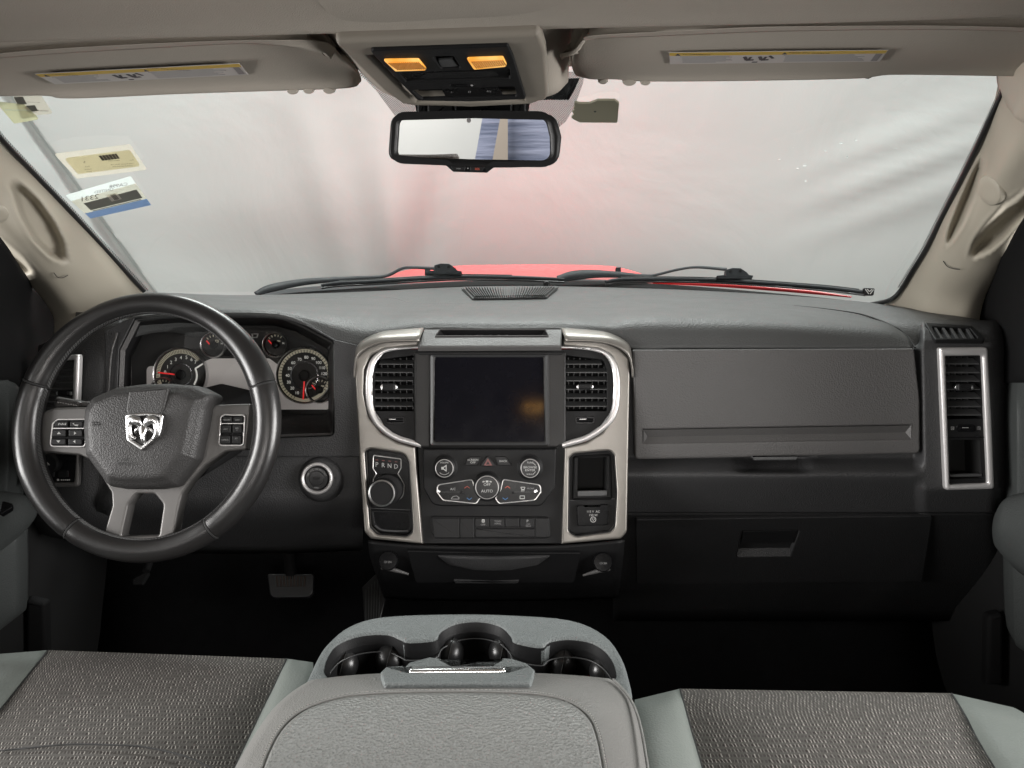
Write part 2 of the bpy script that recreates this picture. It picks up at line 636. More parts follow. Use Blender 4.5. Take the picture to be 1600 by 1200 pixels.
def glassy(name, refl, tint=(1, 1, 1), rough=0.0, base=None, dirt=0):
    """thin pane: clear with a little mirror reflection that grows towards grazing angles"""
    m, nt, b, out = nodes(name)
    nt.nodes.remove(b)
    tr = nt.nodes.new('ShaderNodeBsdfTransparent')
    tr.inputs['Color'].default_value = (*tint, 1)
    gl = nt.nodes.new('ShaderNodeBsdfGlossy')
    gl.inputs['Roughness'].default_value = rough
    lw = nt.nodes.new('ShaderNodeFresnel')
    lw.inputs['IOR'].default_value = 1.5
    ma = nt.nodes.new('ShaderNodeMath')
    ma.operation = 'MULTIPLY'
    ma.inputs[1].default_value = refl
    nt.links.new(lw.outputs['Fac'], ma.inputs[0])
    mx = nt.nodes.new('ShaderNodeMixShader')
    nt.links.new(ma.outputs[0], mx.inputs['Fac'])
    nt.links.new(tr.outputs[0], mx.inputs[1])
    nt.links.new(gl.outputs[0], mx.inputs[2])
    nt.links.new(mx.outputs[0], out.inputs['Surface'])
    return m


M['glass'] = glassy('windshield_glass', 1.0, (0.95, 0.97, 0.96))
M['lens'] = glassy('cluster_lens', 0.45, (0.95, 0.95, 0.95))


def paper(name, col, alpha):
    """thin sticker lit through from behind"""
    m, nt, b, out = nodes(name)
    nt.nodes.remove(b)
    d = nt.nodes.new('ShaderNodeBsdfDiffuse')
    t = nt.nodes.new('ShaderNodeBsdfTranslucent')
    c = nt.nodes.new('ShaderNodeBsdfTransparent')
    n = nt.nodes.new('ShaderNodeTexNoise')
    n.inputs['Scale'].default_value = 60
    mx = nt.nodes.new('ShaderNodeMix')
    mx.data_type = 'RGBA'
    mx.inputs[6].default_value = (*[x * .88 for x in col], 1)
    mx.inputs[7].default_value = (*[min(1, x * 1.1) for x in col], 1)
    nt.links.new(n.outputs['Fac'], mx.inputs[0])
    for s in (d, t): nt.links.new(mx.outputs[2], s.inputs['Color'])
    c.inputs['Color'].default_value = (*[min(1, .3 + x) for x in col], 1)
    m1 = nt.nodes.new('ShaderNodeMixShader')
    m1.inputs[0].default_value = 0.6
    nt.links.new(d.outputs[0], m1.inputs[1]); nt.links.new(t.outputs[0], m1.inputs[2])
    m2 = nt.nodes.new('ShaderNodeMixShader')
    m2.inputs[0].default_value = alpha
    nt.links.new(m1.outputs[0], m2.inputs[1]); nt.links.new(c.outputs[0], m2.inputs[2])
    nt.links.new(m2.outputs[0], out.inputs['Surface'])
    return m


M['paper_tan'] = paper('sticker_tan', (0.74, 0.71, 0.65), 0.35)
M['paper_yellow'] = paper('sticker_yellow', (0.84, 0.79, 0.62), 0.35)
M['paper_green'] = paper('sticker_pale_green', (0.72, 0.72, 0.56), 0.35)
M['paper_white'] = paper('sticker_white', (0.80, 0.86, 0.84), 0.45)
M['paper_blue'] = paper('sticker_blue', (0.34, 0.44, 0.60), 0.15)
M['paper_grey'] = paper('sticker_grey', (0.27, 0.27, 0.25), 0.1)
M['paper_ink'] = paper('sticker_ink', (0.16, 0.14, 0.13), 0.05)

# woven seat cloth: rows of dark pits with pale slanting flecks between them
m, nt, b, out = nodes('woven_cloth')
b.inputs['Roughness'].default_value = 0.9
b.inputs['Specular IOR Level'].default_value = 0.15


def mth(op, *args):
    n = nt.nodes.new('ShaderNodeMath')
    n.operation = op
    for k, v in enumerate(args):
        if isinstance(v, (int, float)): n.inputs[k].default_value = v
        else: nt.links.new(v, n.inputs[k])
    return n.outputs[0]


def noise(scale, detail=2, vec=None):
    n = nt.nodes.new('ShaderNodeTexNoise')
    n.inputs['Scale'].default_value = scale
    n.inputs['Detail'].default_value = detail
    nt.links.new(vec or tc.outputs['UV'], n.inputs['Vector'])
    return n.outputs['Fac']


def mixc(f, c1, c2):
    n = nt.nodes.new('ShaderNodeMix')
    n.data_type = 'RGBA'
    nt.links.new(f, n.inputs[0])
    for k, c in ((6, c1), (7, c2)):
        if isinstance(c, tuple): n.inputs[k].default_value = (*c, 1)
        else: nt.links.new(c, n.inputs[k])
    return n.outputs[2]


tc = nt.nodes.new('ShaderNodeTexCoord')
sx = nt.nodes.new('ShaderNodeSeparateXYZ')
nt.links.new(tc.outputs['UV'], sx.inputs[0])
fy = mth('MULTIPLY', sx.outputs['Y'], 1 / .0074)
fy = mth('ADD', fy, mth('MULTIPLY', noise(60), 0.5))
row = mth('FLOOR', fy)
wob = mth('MULTIPLY', mth('SINE', mth('MULTIPLY', row, 12.9)), 0.9)
fx = mth('ADD', mth('ADD', mth('MULTIPLY', sx.outputs['X'], 1 / .0042), wob), mth('MULTIPLY', noise(150), 0.9))
ux, uy = mth('FRACT', fx), mth('FRACT', fy)
cell = nt.nodes.new('ShaderNodeTexWhiteNoise')
cell.noise_dimensions = '2D'
cv = nt.nodes.new('ShaderNodeCombineXYZ')
nt.links.new(mth('FLOOR', fx), cv.inputs[0]); nt.links.new(row, cv.inputs[1])
nt.links.new(cv.outputs[0], cell.inputs['Vector'])
dy = mth('ABSOLUTE', mth('SUBTRACT', uy, .5))
pit = mth('MULTIPLY', mth('LESS_THAN', mth('ABSOLUTE', mth('SUBTRACT', ux, .34)), .30), mth('LESS_THAN', dy, .24))
pit = mth('MULTIPLY', pit, mth('ADD', mth('MULTIPLY', cell.outputs['Value'], .6), .4))
sl = mth('ADD', ux, mth('MULTIPLY', mth('SUBTRACT', uy, .5), -.35))
flk = mth('MULTIPLY', mth('LESS_THAN', mth('ABSOLUTE', mth('SUBTRACT', sl, .80)), .12), mth('LESS_THAN', dy, .33))
flk = mth('MULTIPLY', flk, mth('POWER', cell.outputs['Value'], 1.1))
base = mixc(noise(260, 3), (0.055, 0.0525, 0.050), (0.093, 0.089, 0.085))
base = mixc(noise(7, 3), base, (0.075, 0.070, 0.064))
c1 = mixc(pit, base, (0.026, 0.021, 0.020))
c2 = mixc(flk, c1, (0.34, 0.32, 0.295))
nt.links.new(c2, b.inputs['Base Color'])
bp = nt.nodes.new('ShaderNodeBump'); bp.inputs['Strength'].default_value = .6; bp.inputs['Distance'].default_value = .001
nt.links.new(mth('SUBTRACT', flk, pit), bp.inputs['Height'])
nt.links.new(bp.outputs['Normal'], b.inputs['Normal'])
M['weave'] = m

# pale studio sheet with soft folds
m, nt, b, out = nodes('backdrop_sheet')
b.inputs['Base Color'].default_value = (0.38, 0.40, 0.39, 1)
b.inputs['Roughness'].default_value = 0.55
tc = nt.nodes.new('ShaderNodeTexCoord')
n = nt.nodes.new('ShaderNodeTexNoise'); n.inputs['Scale'].default_value = 1.3; n.inputs['Detail'].default_value = 5
n.inputs['Distortion'].default_value = 0.8
nt.links.new(tc.outputs['Object'], n.inputs['Vector'])
bp = nt.nodes.new('ShaderNodeBump'); bp.inputs['Strength'].default_value = .25; bp.inputs['Distance'].default_value = .06
nt.links.new(n.outputs['Fac'], bp.inputs['Height']); nt.links.new(bp.outputs['Normal'], b.inputs['Normal'])
M['sheet'] = m

# blue woven tarpaulin with horizontal creases
m, nt, b, out = nodes('blue_tarpaulin')
b.inputs['Roughness'].default_value = 0.5
tc = nt.nodes.new('ShaderNodeTexCoord')
mp = nt.nodes.new('ShaderNodeMapping'); mp.inputs['Scale'].default_value = (1.2, 1, 14)
n = nt.nodes.new('ShaderNodeTexNoise'); n.inputs['Scale'].default_value = 1.6; n.inputs['Detail'].default_value = 6
nt.links.new(tc.outputs['Object'], mp.inputs['Vector']); nt.links.new(mp.outputs[0], n.inputs['Vector'])
cr = nt.nodes.new('ShaderNodeValToRGB')
cr.color_ramp.elements[0].position = .3; cr.color_ramp.elements[0].color = (.075, .095, .15, 1)
cr.color_ramp.elements[1].position = .72; cr.color_ramp.elements[1].color = (.24, .27, .36, 1)
nt.links.new(n.outputs['Fac'], cr.inputs[0]); nt.links.new(cr.outputs[0], b.inputs['Base Color'])
bp = nt.nodes.new('ShaderNodeBump'); bp.inputs['Strength'].default_value = .5; bp.inputs['Distance'].default_value = .03
nt.links.new(n.outputs['Fac'], bp.inputs['Height']); nt.links.new(bp.outputs['Normal'], b.inputs['Normal'])
M['tarp'] = m

# printed dot band of the glass: small dots with clear gaps
m, nt, b, out = nodes('dot_band_print')
b.inputs['Base Color'].default_value = (0.02, 0.02, 0.022, 1)
b.inputs['Roughness'].default_value = 0.5
tc = nt.nodes.new('ShaderNodeTexCoord')
mp = nt.nodes.new('ShaderNodeMapping'); mp.inputs['Rotation'].default_value = (0, 0, R(45)); mp.inputs['Scale'].default_value = (330, 330, 330)
nt.links.new(tc.outputs['UV'], mp.inputs['Vector'])
vo = nt.nodes.new('ShaderNodeTexVoronoi'); vo.inputs['Scale'].default_value = 1; vo.inputs['Randomness'].default_value = 0
nt.links.new(mp.outputs[0], vo.inputs['Vector'])
lt = nt.nodes.new('ShaderNodeMath'); lt.operation = 'LESS_THAN'; lt.inputs[1].default_value = 0.42
nt.links.new(vo.outputs['Distance'], lt.inputs[0])
nt.links.new(lt.outputs[0], b.inputs['Alpha'])
M['dots'] = m

# lit amber lamp lens
m, nt, b, out = nodes('amber_lens')
b.inputs['Base Color'].default_value = (0.75, 0.36, 0.06, 1)
b.inputs['Roughness'].default_value = 0.2
tc = nt.nodes.new('ShaderNodeTexCoord')
n = nt.nodes.new('ShaderNodeTexNoise'); n.inputs['Scale'].default_value = 40
nt.links.new(tc.outputs['Object'], n.inputs['Vector'])
cr = nt.nodes.new('ShaderNodeValToRGB')
cr.color_ramp.elements[0].position = .3; cr.color_ramp.elements[0].color = (.80, .30, .03, 1)
cr.color_ramp.elements[1].position = .7; cr.color_ramp.elements[1].color = (1, .62, .20, 1)
nt.links.new(n.outputs['Fac'], cr.inputs[0]); nt.links.new(cr.outputs[0], b.inputs['Emission Color'])
b.inputs['Emission Strength'].default_value = 0.85
M['amber'] = m
m2 = m.copy(); m2.name = 'amber_lens_bright'
m2.node_tree.nodes['Principled BSDF'].inputs['Emission Strength'].default_value = 12.0
M['amber2'] = m2

# ================================================================== setting
def wallmesh(name, pts, mat_, kind='structure', su=1):
    o = mk(name, pts, [tuple(range(len(pts)))], mat_, None, 0)
    return tag(o, kind=kind)


mk_g = mk('ground', [(-30, -30, 0), (30, -30, 0), (30, 30, 0), (-30, 30, 0)], [(0, 1, 2, 3)], M['concrete'], None, 0)
tag(mk_g, kind='structure')

# the pale sheet hung round the nose of the truck: front face, corner seam, left face
def fold(px, py, d):
    w = 0.0
    # gathered folds above the bonnet, left of centre
    dx = px - (618 + (416 - py) * -0.10)
    w += 0.05 * math.exp(-(dx / 34) ** 2) * smooth(60, 400, py)
    w -= 0.035 * math.exp(-((px - 655 + (py - 416) * 0.25) / 26) ** 2) * smooth(80, 400, py)
    w += 0.02 * math.exp(-((px - 545 + (416 - py) * .30) / 30) ** 2) * smooth(40, 300, py)
    # slanting creases at the right
    for k, (c, a) in enumerate(((250, .022), (305, .014), (200, .016))):
        s = (py - c) + (px - 1450) * 0.36
        w += a * math.exp(-(s / 20) ** 2) * smooth(1180, 1420, px)
    return d - w


front = [[(-279, -260, 3.3), (300, -260, 3.35), (800, -260, 3.4), (1200, -260, 3.4), (1560, -260, 3.4), (2000, -260, 3.3)],
         [(6, 130, 3.35), (420, 130, 3.5), (800, 130, 3.55), (1200, 130, 3.55), (1560, 130, 3.5), (2000, 130, 3.3)],
         [(137, 310, 3.4), (440, 310, 3.55), (800, 310, 3.6), (1200, 310, 3.6), (1560, 310, 3.5), (2000, 310, 3.3)],
         [(254, 470, 3.45), (470, 470, 3.6), (800, 470, 3.62), (1200, 470, 3.6), (1560, 470, 3.5), (2000, 470, 3.3)],
         [(495, 800, 3.5), (640, 800, 3.6), (800, 800, 3.62), (1200, 800, 3.6), (1560, 800, 3.5), (2000, 800, 3.3)]]
bd = tag(grid('backdrop', front, M['sheet'], None, 24, 12, disp=fold), kind='structure')


def ripple(px, py, d):
    return d + 0.004 * math.sin(py * 0.09) + 0.003 * math.sin(py * 0.23 + px * .1)


left = [[(-800, -260, 1.9), (-500, -260, 2.6), (-305, -260, 3.28), (-277, -260, 3.29)],
        [(-420, 130, 1.9), (-210, 130, 2.6), (-22, 130, 3.33), (8, 130, 3.345)],
        [(-320, 310, 1.9), (-100, 310, 2.6), (108, 310, 3.38), (139, 310, 3.395)],
        [(-220, 470, 1.9), (0, 470, 2.6), (222, 470, 3.43), (256, 470, 3.445)],
        [(-140, 800, 1.9), (200, 800, 2.6), (460, 800, 3.48), (497, 800, 3.495)]]
bl = tag(grid('backdrop', left, M['sheet'], None, 6, 10, disp=ripple), kind='structure')

# what hangs behind the truck (the mirror shows it): pale sheet, blue tarpaulin with a beige strip
def rear_sheet(name, x0, x1, y, z0, z1, mt, waves=0.03, slant=0.0):
    V, Fc = [], []
    nx, nz = 30, 12
    for j in range(nz + 1):
        for i in range(nx + 1):
            x = x0 + (x1 - x0) * i / nx
            V.append((x + slant * (j / nz - .45) * (z1 - z0) * (1 - i / nx), y + waves * math.sin(i * 1.3 + j * .2), z0 + (z1 - z0) * j / nz))
    for j in range(nz):
        for i in range(nx):
            a = j * (nx + 1) + i
            Fc.append((a, a + 1, a + nx + 2, a + nx + 1))
    return mk(name, V, Fc, mt, None, 180, face_eye=True)


tag(rear_sheet('backdrop', -4.5, 4.5, -4.0, 0.0, 3.4, M['sheet'], 0.02), kind='structure')
REAR_X = -0.24   # where the tarpaulin begins
tarp = rear_sheet('tarpaulin', REAR_X, 4.2, -3.7, 0.15, 3.2, M['tarp'], slant=.2)
tag(tarp, 'blue creased tarpaulin hung behind the truck, seen in the rear-view mirror', 'tarpaulin')
strip = rear_sheet('cloth_strip', REAR_X + 0.13, REAR_X + 0.21, -3.6, 0.15, 3.2, M['console_beige'], 0.0, .2)
tag(strip, 'narrow beige cloth strip hanging in front of the blue tarpaulin', 'cloth')

# ------------------------------------------------------------------ cab shell (out of view: rear wall, floor, sills)
def slab(name, x0, x1, y0, y1, z0, z1, mt, parent=None):
    v = [(x0, y0, z0), (x1, y0, z0), (x1, y0, z1), (x0, y0, z1), (x0, y1, z0), (x1, y1, z0), (x1, y1, z1), (x0, y1, z1)]
    return box8(name, v, mt, parent, 0)


E = EYE.z
for args in ((-0.9, 0.9, -1.0, -0.92, E - 1.15, E - 0.20), (-0.9, -0.62, -1.0, -0.92, E - 0.20, E + 0.3), (0.62, 0.9, -1.0, -0.92, E - 0.20, E + 0.3),
             (-0.62, 0.62, -1.0, -0.92, E + 0.18, E + 0.3),
             (-0.93, -0.84, -1.0, 0.25, E - 1.15, E - 0.22), (0.86, 0.95, -1.0, 0.25, E - 1.15, E - 0.22),
             (-0.90, -0.80, -0.02, 0.16, E - 0.22, E + 0.25), (0.82, 0.92, -0.02, 0.16, E - 0.22, E + 0.25),
             (-0.97, -0.90, 0.25, 1.7, E - 1.15, E - 0.5), (0.92, 0.99, 0.25, 1.7, E - 1.15, E - 0.5),
             (-0.9, 0.9, 1.62, 1.70, E - 1.15, E - 0.42)):
    tag(slab('cab_wall', *args, M['wall']), kind='structure')
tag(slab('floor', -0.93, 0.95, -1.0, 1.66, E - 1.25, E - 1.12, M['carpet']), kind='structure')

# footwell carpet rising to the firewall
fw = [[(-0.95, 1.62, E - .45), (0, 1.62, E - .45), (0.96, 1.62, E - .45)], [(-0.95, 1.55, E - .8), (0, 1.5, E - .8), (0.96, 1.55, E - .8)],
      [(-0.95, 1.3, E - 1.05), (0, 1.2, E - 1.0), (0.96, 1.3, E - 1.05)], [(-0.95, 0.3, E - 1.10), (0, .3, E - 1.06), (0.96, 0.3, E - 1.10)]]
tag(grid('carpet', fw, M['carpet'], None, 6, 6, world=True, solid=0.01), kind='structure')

# ------------------------------------------------------------------ headliner
hl = thing('headliner', 'beige woven fabric roof lining with a bulge that carries the map lamps', 'roof lining', (0, 0.4, E + 0.24))
rows = []
for y, z in ((-0.95, .19), (-0.5, .205), (0.2, .207), (0.5, .203), (0.7, .196), (0.82, .190), (0.865, .186), (0.885, .216), (0.91, .230), (0.97, .231), (1.05, .226), (1.14, .216), (1.19, .206)):
    z0 = z
    zt = lambda x: z0 + (.02 * x if .6 < y < .88 else 0)
    rows.append([(-0.86, y, E + z - .13), (-0.80, y, E + z - .045), (-0.66, y, E + zt(-.66) - .004), (-.3, y, E + zt(-.3)), (0, y, E + z), (.3, y, E + zt(.3)), (0.66, y, E + zt(.66) - .004), (0.80, y, E + z - .045), (0.88, y, E + z - .13)])
grid('roof_fabric', rows, M['roof'], hl, 4, 4, world=True, solid=0.012)
bul = [[(440, -110, .66), (470, -75, .64), (560, -60, .63), (700, -65, .63), (830, -70, .63), (905, -90, .64), (925, -130, .66)],
       [(456, -45, .74), (480, -28, .715), (570, -20, .70), (700, -24, .70), (825, -28, .70), (898, -45, .715), (915, -70, .74)],
       [(468, 0, .84), (500, 14, .795), (580, 20, .785), (700, 17, .785), (815, 12, .785), (888, 3, .795), (906, -8, .85)],
       [(497, 38, .98), (524, 56, .905), (600, 56, .895), (700, 51, .895), (800, 47, .895), (866, 40, .905), (895, 26, .98)],
       [(540, 88, 1.06), (566, 107, 1.00), (640, 112, .985), (700, 110, .98), (800, 104, .98), (864, 98, 1.0), (890, 84, 1.06)],
       [(584, 132, 1.13), (606, 148, 1.085), (655, 157, 1.07), (735, 158, 1.07), (820, 155, 1.07), (866, 146, 1.08), (888, 126, 1.13)],
       [(590, 126, 1.20), (615, 136, 1.20), (655, 138, 1.20), (735, 138, 1.20), (820, 136, 1.20), (866, 133, 1.20), (886, 124, 1.20)]]
grid('bulge', bul, M['roof'], hl, 6, 6, solid=0.006)

# ------------------------------------------------------------------ overhead console
KP = plane3(P(575, 73, .885), P(795, 67, .885), P(735, 154, 1.055))
oc = thing('overhead_console', 'beige overhead console with two lit amber map lamps and black panel', 'overhead console', KP.at(700, 110))
panel('bezel', KP, [(519, 54, 6), (843, 41, 10), (853, 70), (858, 146, 10), (820, 155, 4), (735, 159, 4), (628, 154, 6), (598, 133, 8)], -0.004, 0.008, M['console_beige'], oc, b=0.006, holes=[[(579, 77), (793, 70.5), (819, 150), (651.5, 152)]])
KB = KP.up(0.0083)
panel('panel', KB, [(576, 74, 4), (794, 67, 4), (802, 85), (822, 151, 3), (735, 155, 3), (652, 153, 5)], -0.001, 0.0035, M['black'], oc, b=0.002,
      holes=[[(676, 84, 3), (708, 83, 3), (720, 103, 2), (690, 104, 3)], [(622, 109, 3), (796, 103, 3), (798, 119, 3), (634, 124, 3)], [(640, 137, 5), (804, 131, 6), (808, 148, 3), (660, 152, 4)]])
panel('recess', KB, [(580, 78), (794, 72), (818, 151), (655, 153)], -0.011, -0.009, M['matte'], oc, b=0)
for q, cx in (([(598, 86.5, 2), (654, 85.5, 4), (668, 103, 3), (617, 104.5, 3)], 633), ([(728, 84, 3), (786, 82, 4), (793, 97, 4), (740, 102, 4)], 762)):
    lamp = panel('map_lamp', KB, q, 0.002, 0.0055, M['amber'], oc, b=0.0015)
    rb = []
    x0, x1 = q[0][0] + 9, q[1][0] - 1
    for k in range(15):
        t = k / 14
        a = (x0 + (x1 - x0) * t, q[0][1] + (q[1][1] - q[0][1]) * t + 3.5)
        c = (q[3][0] + 5 + (q[2][0] - 8 - q[3][0]) * t, q[3][1] + (q[2][1] - q[3][1]) * t - 3.5)
        rb.append(bar(KB, a, c, 0.0013, 0.005, 0.0064))
    for w_ in rb: mk('rib', *w_, M['amber_rib'], lamp, 0)
panel('slider', KB, [(683, 92, 2), (708, 91, 2), (716, 101, 1), (690, 103, 1)], -0.001, 0.002, M['slat'], oc, b=0.001)
panel('bin_door', KB, [(624, 110, 2), (794, 104, 2), (796, 118, 2), (636, 123, 2)], -0.001, 0.001, M['gloss'], oc, b=0.001)
dome('finger_scoop', KB, [(652, 121, 3), (668, 112, 3), (770, 108, 3), (782, 116, 3), (770, 117.5), (668, 120.5)], [(1, .0012), (.9, .0022), (.6, .0018), (.2, .0012)], M['black'], oc)
lathe('release_button', KB, (718, 128.5), [(16, .003), (15.5, .0045), (13, .0046), (12, .0042), (4, .004)], M['gloss'], oc, sq=0.32)
lathe('indicator_dot', KB, (737, 128.3), [(2, .003), (1.6, .0045), (.5, .005)], M['printdim'], oc, seg=10)
panel('remote_buttons', KB, [(690, 137, 1), (776, 134, 1), (786, 148, 1), (696, 150.5, 1)], -0.001, 0.0012, M['gloss'], oc, b=0.0006)
for s, px, py in (('I', 705, 142.5), ('II', 733.5, 142), ('III', 764, 141)):
    text('numeral', s, KB, px, py, 8, 0.0014, M['printdim'], oc, sx=0.9)

# ------------------------------------------------------------------ sun visors
def visor(name_label, rows, outline_extra, lab, thick=0.016):
    t = thing('sun_visor', name_label, 'sun visor', P(*rows[2][2]), 'sun visors folded up under the roof')
    grid('visor_body', rows, M['visor'], t, 6, 5, solid=thick)
    return t


lv = [[(-260, 84, .90), (-100, 74, .90), (60, 62, .90), (220, 52, .90), (380, 44, .90), (455, 52, .90), (486, 62, .905), (500, 80, .93)],
      [(-260, 76, .875), (-100, 66, .875), (60, 52, .875), (220, 43, .875), (380, 37, .875), (455, 37, .878), (493, 41, .89), (512, 60, .93)],
      [(-260, 92, .885), (-100, 84, .885), (60, 70, .885), (220, 60, .885), (380, 50, .885), (455, 49, .888), (502, 52, .895), (525, 76, .95)],
      [(-260, 120, .955), (-100, 114, .955), (60, 104, .955), (220, 95, .955), (380, 88, .955), (455, 88, .96), (520, 90, .965), (545, 100, .99)],
      [(-260, 150, 1.03), (-100, 146, 1.03), (60, 136, 1.03), (220, 131, 1.03), (380, 125, 1.03), (470, 123, 1.03), (540, 117, 1.03), (562, 116, 1.04)],
      [(-260, 157, 1.06), (-100, 153, 1.055), (60, 149.5, 1.05), (115, 154, 1.05), (280, 147, 1.05), (446, 141.5, 1.05), (545, 137.5, 1.05), (564, 128, 1.06)],
      [(-260, 146, 1.075), (-100, 143, 1.07), (60, 139, 1.07), (115, 143, 1.07), (280, 137, 1.07), (446, 131, 1.07), (540, 124, 1.07), (556, 121, 1.07)]]
rv = [[(893, 80, .965), (902, 49, .92), (926, 37, .90), (1040, 32, .895), (1180, 26, .895), (1330, 23, .895), (1480, 22, .895), (1640, 26, .895), (1800, 34, .895)],
      [(891, 72, .96), (899, 42, .90), (925, 30, .88), (1040, 23, .872), (1180, 16, .872), (1330, 14, .872), (1480, 14, .872), (1640, 18, .872), (1800, 26, .872)],
      [(893, 88, .97), (903, 52, .91), (930, 40, .89), (1040, 32, .882), (1180, 27, .882), (1330, 26, .882), (1480, 27, .882), (1640, 30, .882), (1800, 40, .882)],
      [(893, 100, 1.0), (908, 88, .965), (940, 82, .955), (1040, 76, .95), (1180, 72, .95), (1330, 70, .95), (1480, 72, .95), (1640, 74, .95), (1800, 82, .95)],
      [(896, 112, 1.04), (915, 114, 1.03), (950, 116, 1.03), (1040, 114, 1.03), (1180, 112, 1.03), (1330, 110, 1.03), (1480, 106, 1.03), (1640, 108, 1.03), (1800, 112, 1.03)],
      [(902, 119, 1.06), (925, 124, 1.05), (960, 124, 1.05), (1020, 127.5, 1.05), (1200, 126, 1.05), (1345, 122.5, 1.05), (1390, 117, 1.05), (1560, 119, 1.05), (1800, 124, 1.05)],
      [(910, 110, 1.07), (925, 110, 1.07), (960, 112, 1.07), (1020, 115, 1.07), (1200, 113, 1.07), (1364, 109, 1.07), (1385, 105, 1.07), (1560, 108, 1.07), (1800, 112, 1.07)]]
vl = visor('beige sun visor above the steering wheel with a warning sticker', lv, None, None)
vr = visor('beige sun visor on the passenger side right of the overhead console', rv, None, None)
for t, pl, pins in ((vl, planeT(480, 134, 1.05, -40), ((449, 467, 139.5), (474, 492, 138.5), (505, 525, 138))), (vr, planeT(990, 122, 1.05, -40), ((934, 950, 124), (972, 994, 125), (1000, 1016, 126)))):
    for a, b_, y in pins:
        lathe('clip_pin', pl, ((a + b_) / 2, y), [((b_ - a) / 2, -.004), ((b_ - a) / 2, .004), ((b_ - a) / 2 - 2, .0065), (2, .007)], M['visor'], t, seg=16, sq=.6)


def visor_label(t, net, q, n):
    """paper label lying 1.2 mm proud of the visor: q = 4 px corners TL TR BR BL"""
    f = make_net(net, 4)
    A = plane3(*[P(x, y, f(x, y)) for x, y in (q[0], q[1], ((q[2][0] + q[3][0]) / 2, (q[2][1] + q[3][1]) / 2))])
    dev = 0
    for i in range(9):
        for k in range(4):
            p = Vector(q[0]).lerp(Vector(q[1]), i / 8).lerp(Vector(q[3]).lerp(Vector(q[2]), i / 8), k / 3)
            dev = max(dev, (P(p.x, p.y, f(p.x, p.y)) - A.o).dot(A.n))
    A = A.up(dev + .001)
    lab = panel('warning_label', A, q, 0.0, 0.0006, M['label'], t, b=0)
    def L(u, v):
        a = Vector(q[0]).lerp(Vector(q[1]), u); b_ = Vector(q[3]).lerp(Vector(q[2]), u)
        p = a.lerp(b_, v)
        return (p.x, p.y)
    panel('yellow_band', A, [L(0.003, .02), L(.997, .02), L(.997, .27), L(0.003, .27)], 0.0006, 0.0009, M['labelyellow'], lab, b=0)
    panel('code_block', A, [L(.955, .30), L(.985, .30), L(.985, .92), L(.955, .92)], 0.0006, 0.0009, M['labelgrey'], lab, b=0)
    V = []
    for u0 in (0.03, .52):
        panel('warning_triangle', A, [L(u0, .24), L(u0 + .011, .05), L(u0 + .022, .24)], .0009, .0011, M['ink'], lab, b=0)
    for s, u in (('WARNING', .125), ('MISE EN GARDE', .645)):
        p = L(u, .145)
        text('lettering', s, A, *p, 3.8, .0011, M['ink'], lab, rot=-math.degrees(math.atan2(q[1][1] - q[0][1], q[1][0] - q[0][0])) * .96, sx=1.7)
    rnd = random.Random(n)
    for base, u0, u1 in ((0, .05, .30), (1, .53, .93)):
        for k in range(7):
            v = .35 + .085 * k
            e = u1 - rnd.random() * .09
            V.append(bar(A, L(u0 + .01 * (k > 0), v), L(e, v), .0011, .0006, .0009))
    mk('fine_print', *join(V), M['inksoft'], lab, 0)['kind'] = 'stuff'
    V = []
    for u0 in (.35, .42):
        V.append(bar(A, L(u0, .42), L(u0 + .012, .72), .004, .0006, .0009))
        V.append(bar(A, L(u0 + .01, .74), L(u0 + .045, .70), .004, .0006, .0009))
        V.append(bar(A, L(u0 + .03, .45), L(u0 + .022, .66), .003, .0006, .0009))
    V.append(bar(A, L(.465, .36), L(.485, .6), .003, .0006, .0009))
    V.append(bar(A, L(.39, .90), L(.415, .90), .003, .0006, .0009))
    mk('seat_pictogram', *join(V), M['ink'], lab, 0)


visor_label(vl, lv, [(54, 115), (374, 98.5), (388, 116), (86, 131)], 3)
visor_label(vr, rv, [(1045, 81.5), (1388, 77.5), (1374, 95.5), (1047, 99.5)], 4)


# ------------------------------------------------------------------ windshield with its dotted band and seal
ws = thing('windshield', 'clear curved windshield with a dotted black band behind the mirror', 'windshield', P(800, 450, 1.9))
wr = [[(-75, 120, 1.10), (60, 110, 1.14), (240, 100, 1.19), (500, 95, 1.23), (800, 93, 1.24), (1100, 95, 1.22), (1350, 100, 1.18), (1500, 108, 1.14), (1580, 118, 1.11)],
      [(0, 215, 1.20), (95, 210, 1.27), (270, 205, 1.35), (515, 200, 1.42), (800, 198, 1.44), (1085, 200, 1.41), (1320, 206, 1.34), (1460, 214, 1.26), (1528, 222, 1.20)],
      [(105, 325, 1.34), (175, 320, 1.43), (320, 315, 1.53), (535, 312, 1.62), (800, 310, 1.65), (1070, 312, 1.61), (1290, 318, 1.52), (1420, 326, 1.41), (1473, 334, 1.34)],
      [(225, 455, 1.50), (270, 456, 1.60), (380, 456, 1.72), (560, 454, 1.85), (800, 446, 1.92), (1050, 452, 1.86), (1250, 464, 1.70), (1350, 470, 1.58), (1392, 474, 1.49)]]
pane = grid('glass', wr, M['glass'], ws, 6, 8)


def wdepth(px, py):
    """depth of the glass under a pixel (inverse distance over the splined net)"""
    return WNET(px, py)


_net = []
_rs = [spline(r, 5) for r in wr]
for i in range(len(_rs[0])):
    _net += spline([r[i] for r in _rs], 8)


def WNET(px, py):
    c = sorted(((p.x - px) ** 2 + (p.y - py) ** 2, p.z) for p in _net)[:4]
    w = [1 / (a + 4) for a, z in c]
    return sum(a * z for a, (b, z) in zip(w, c)) / sum(w)


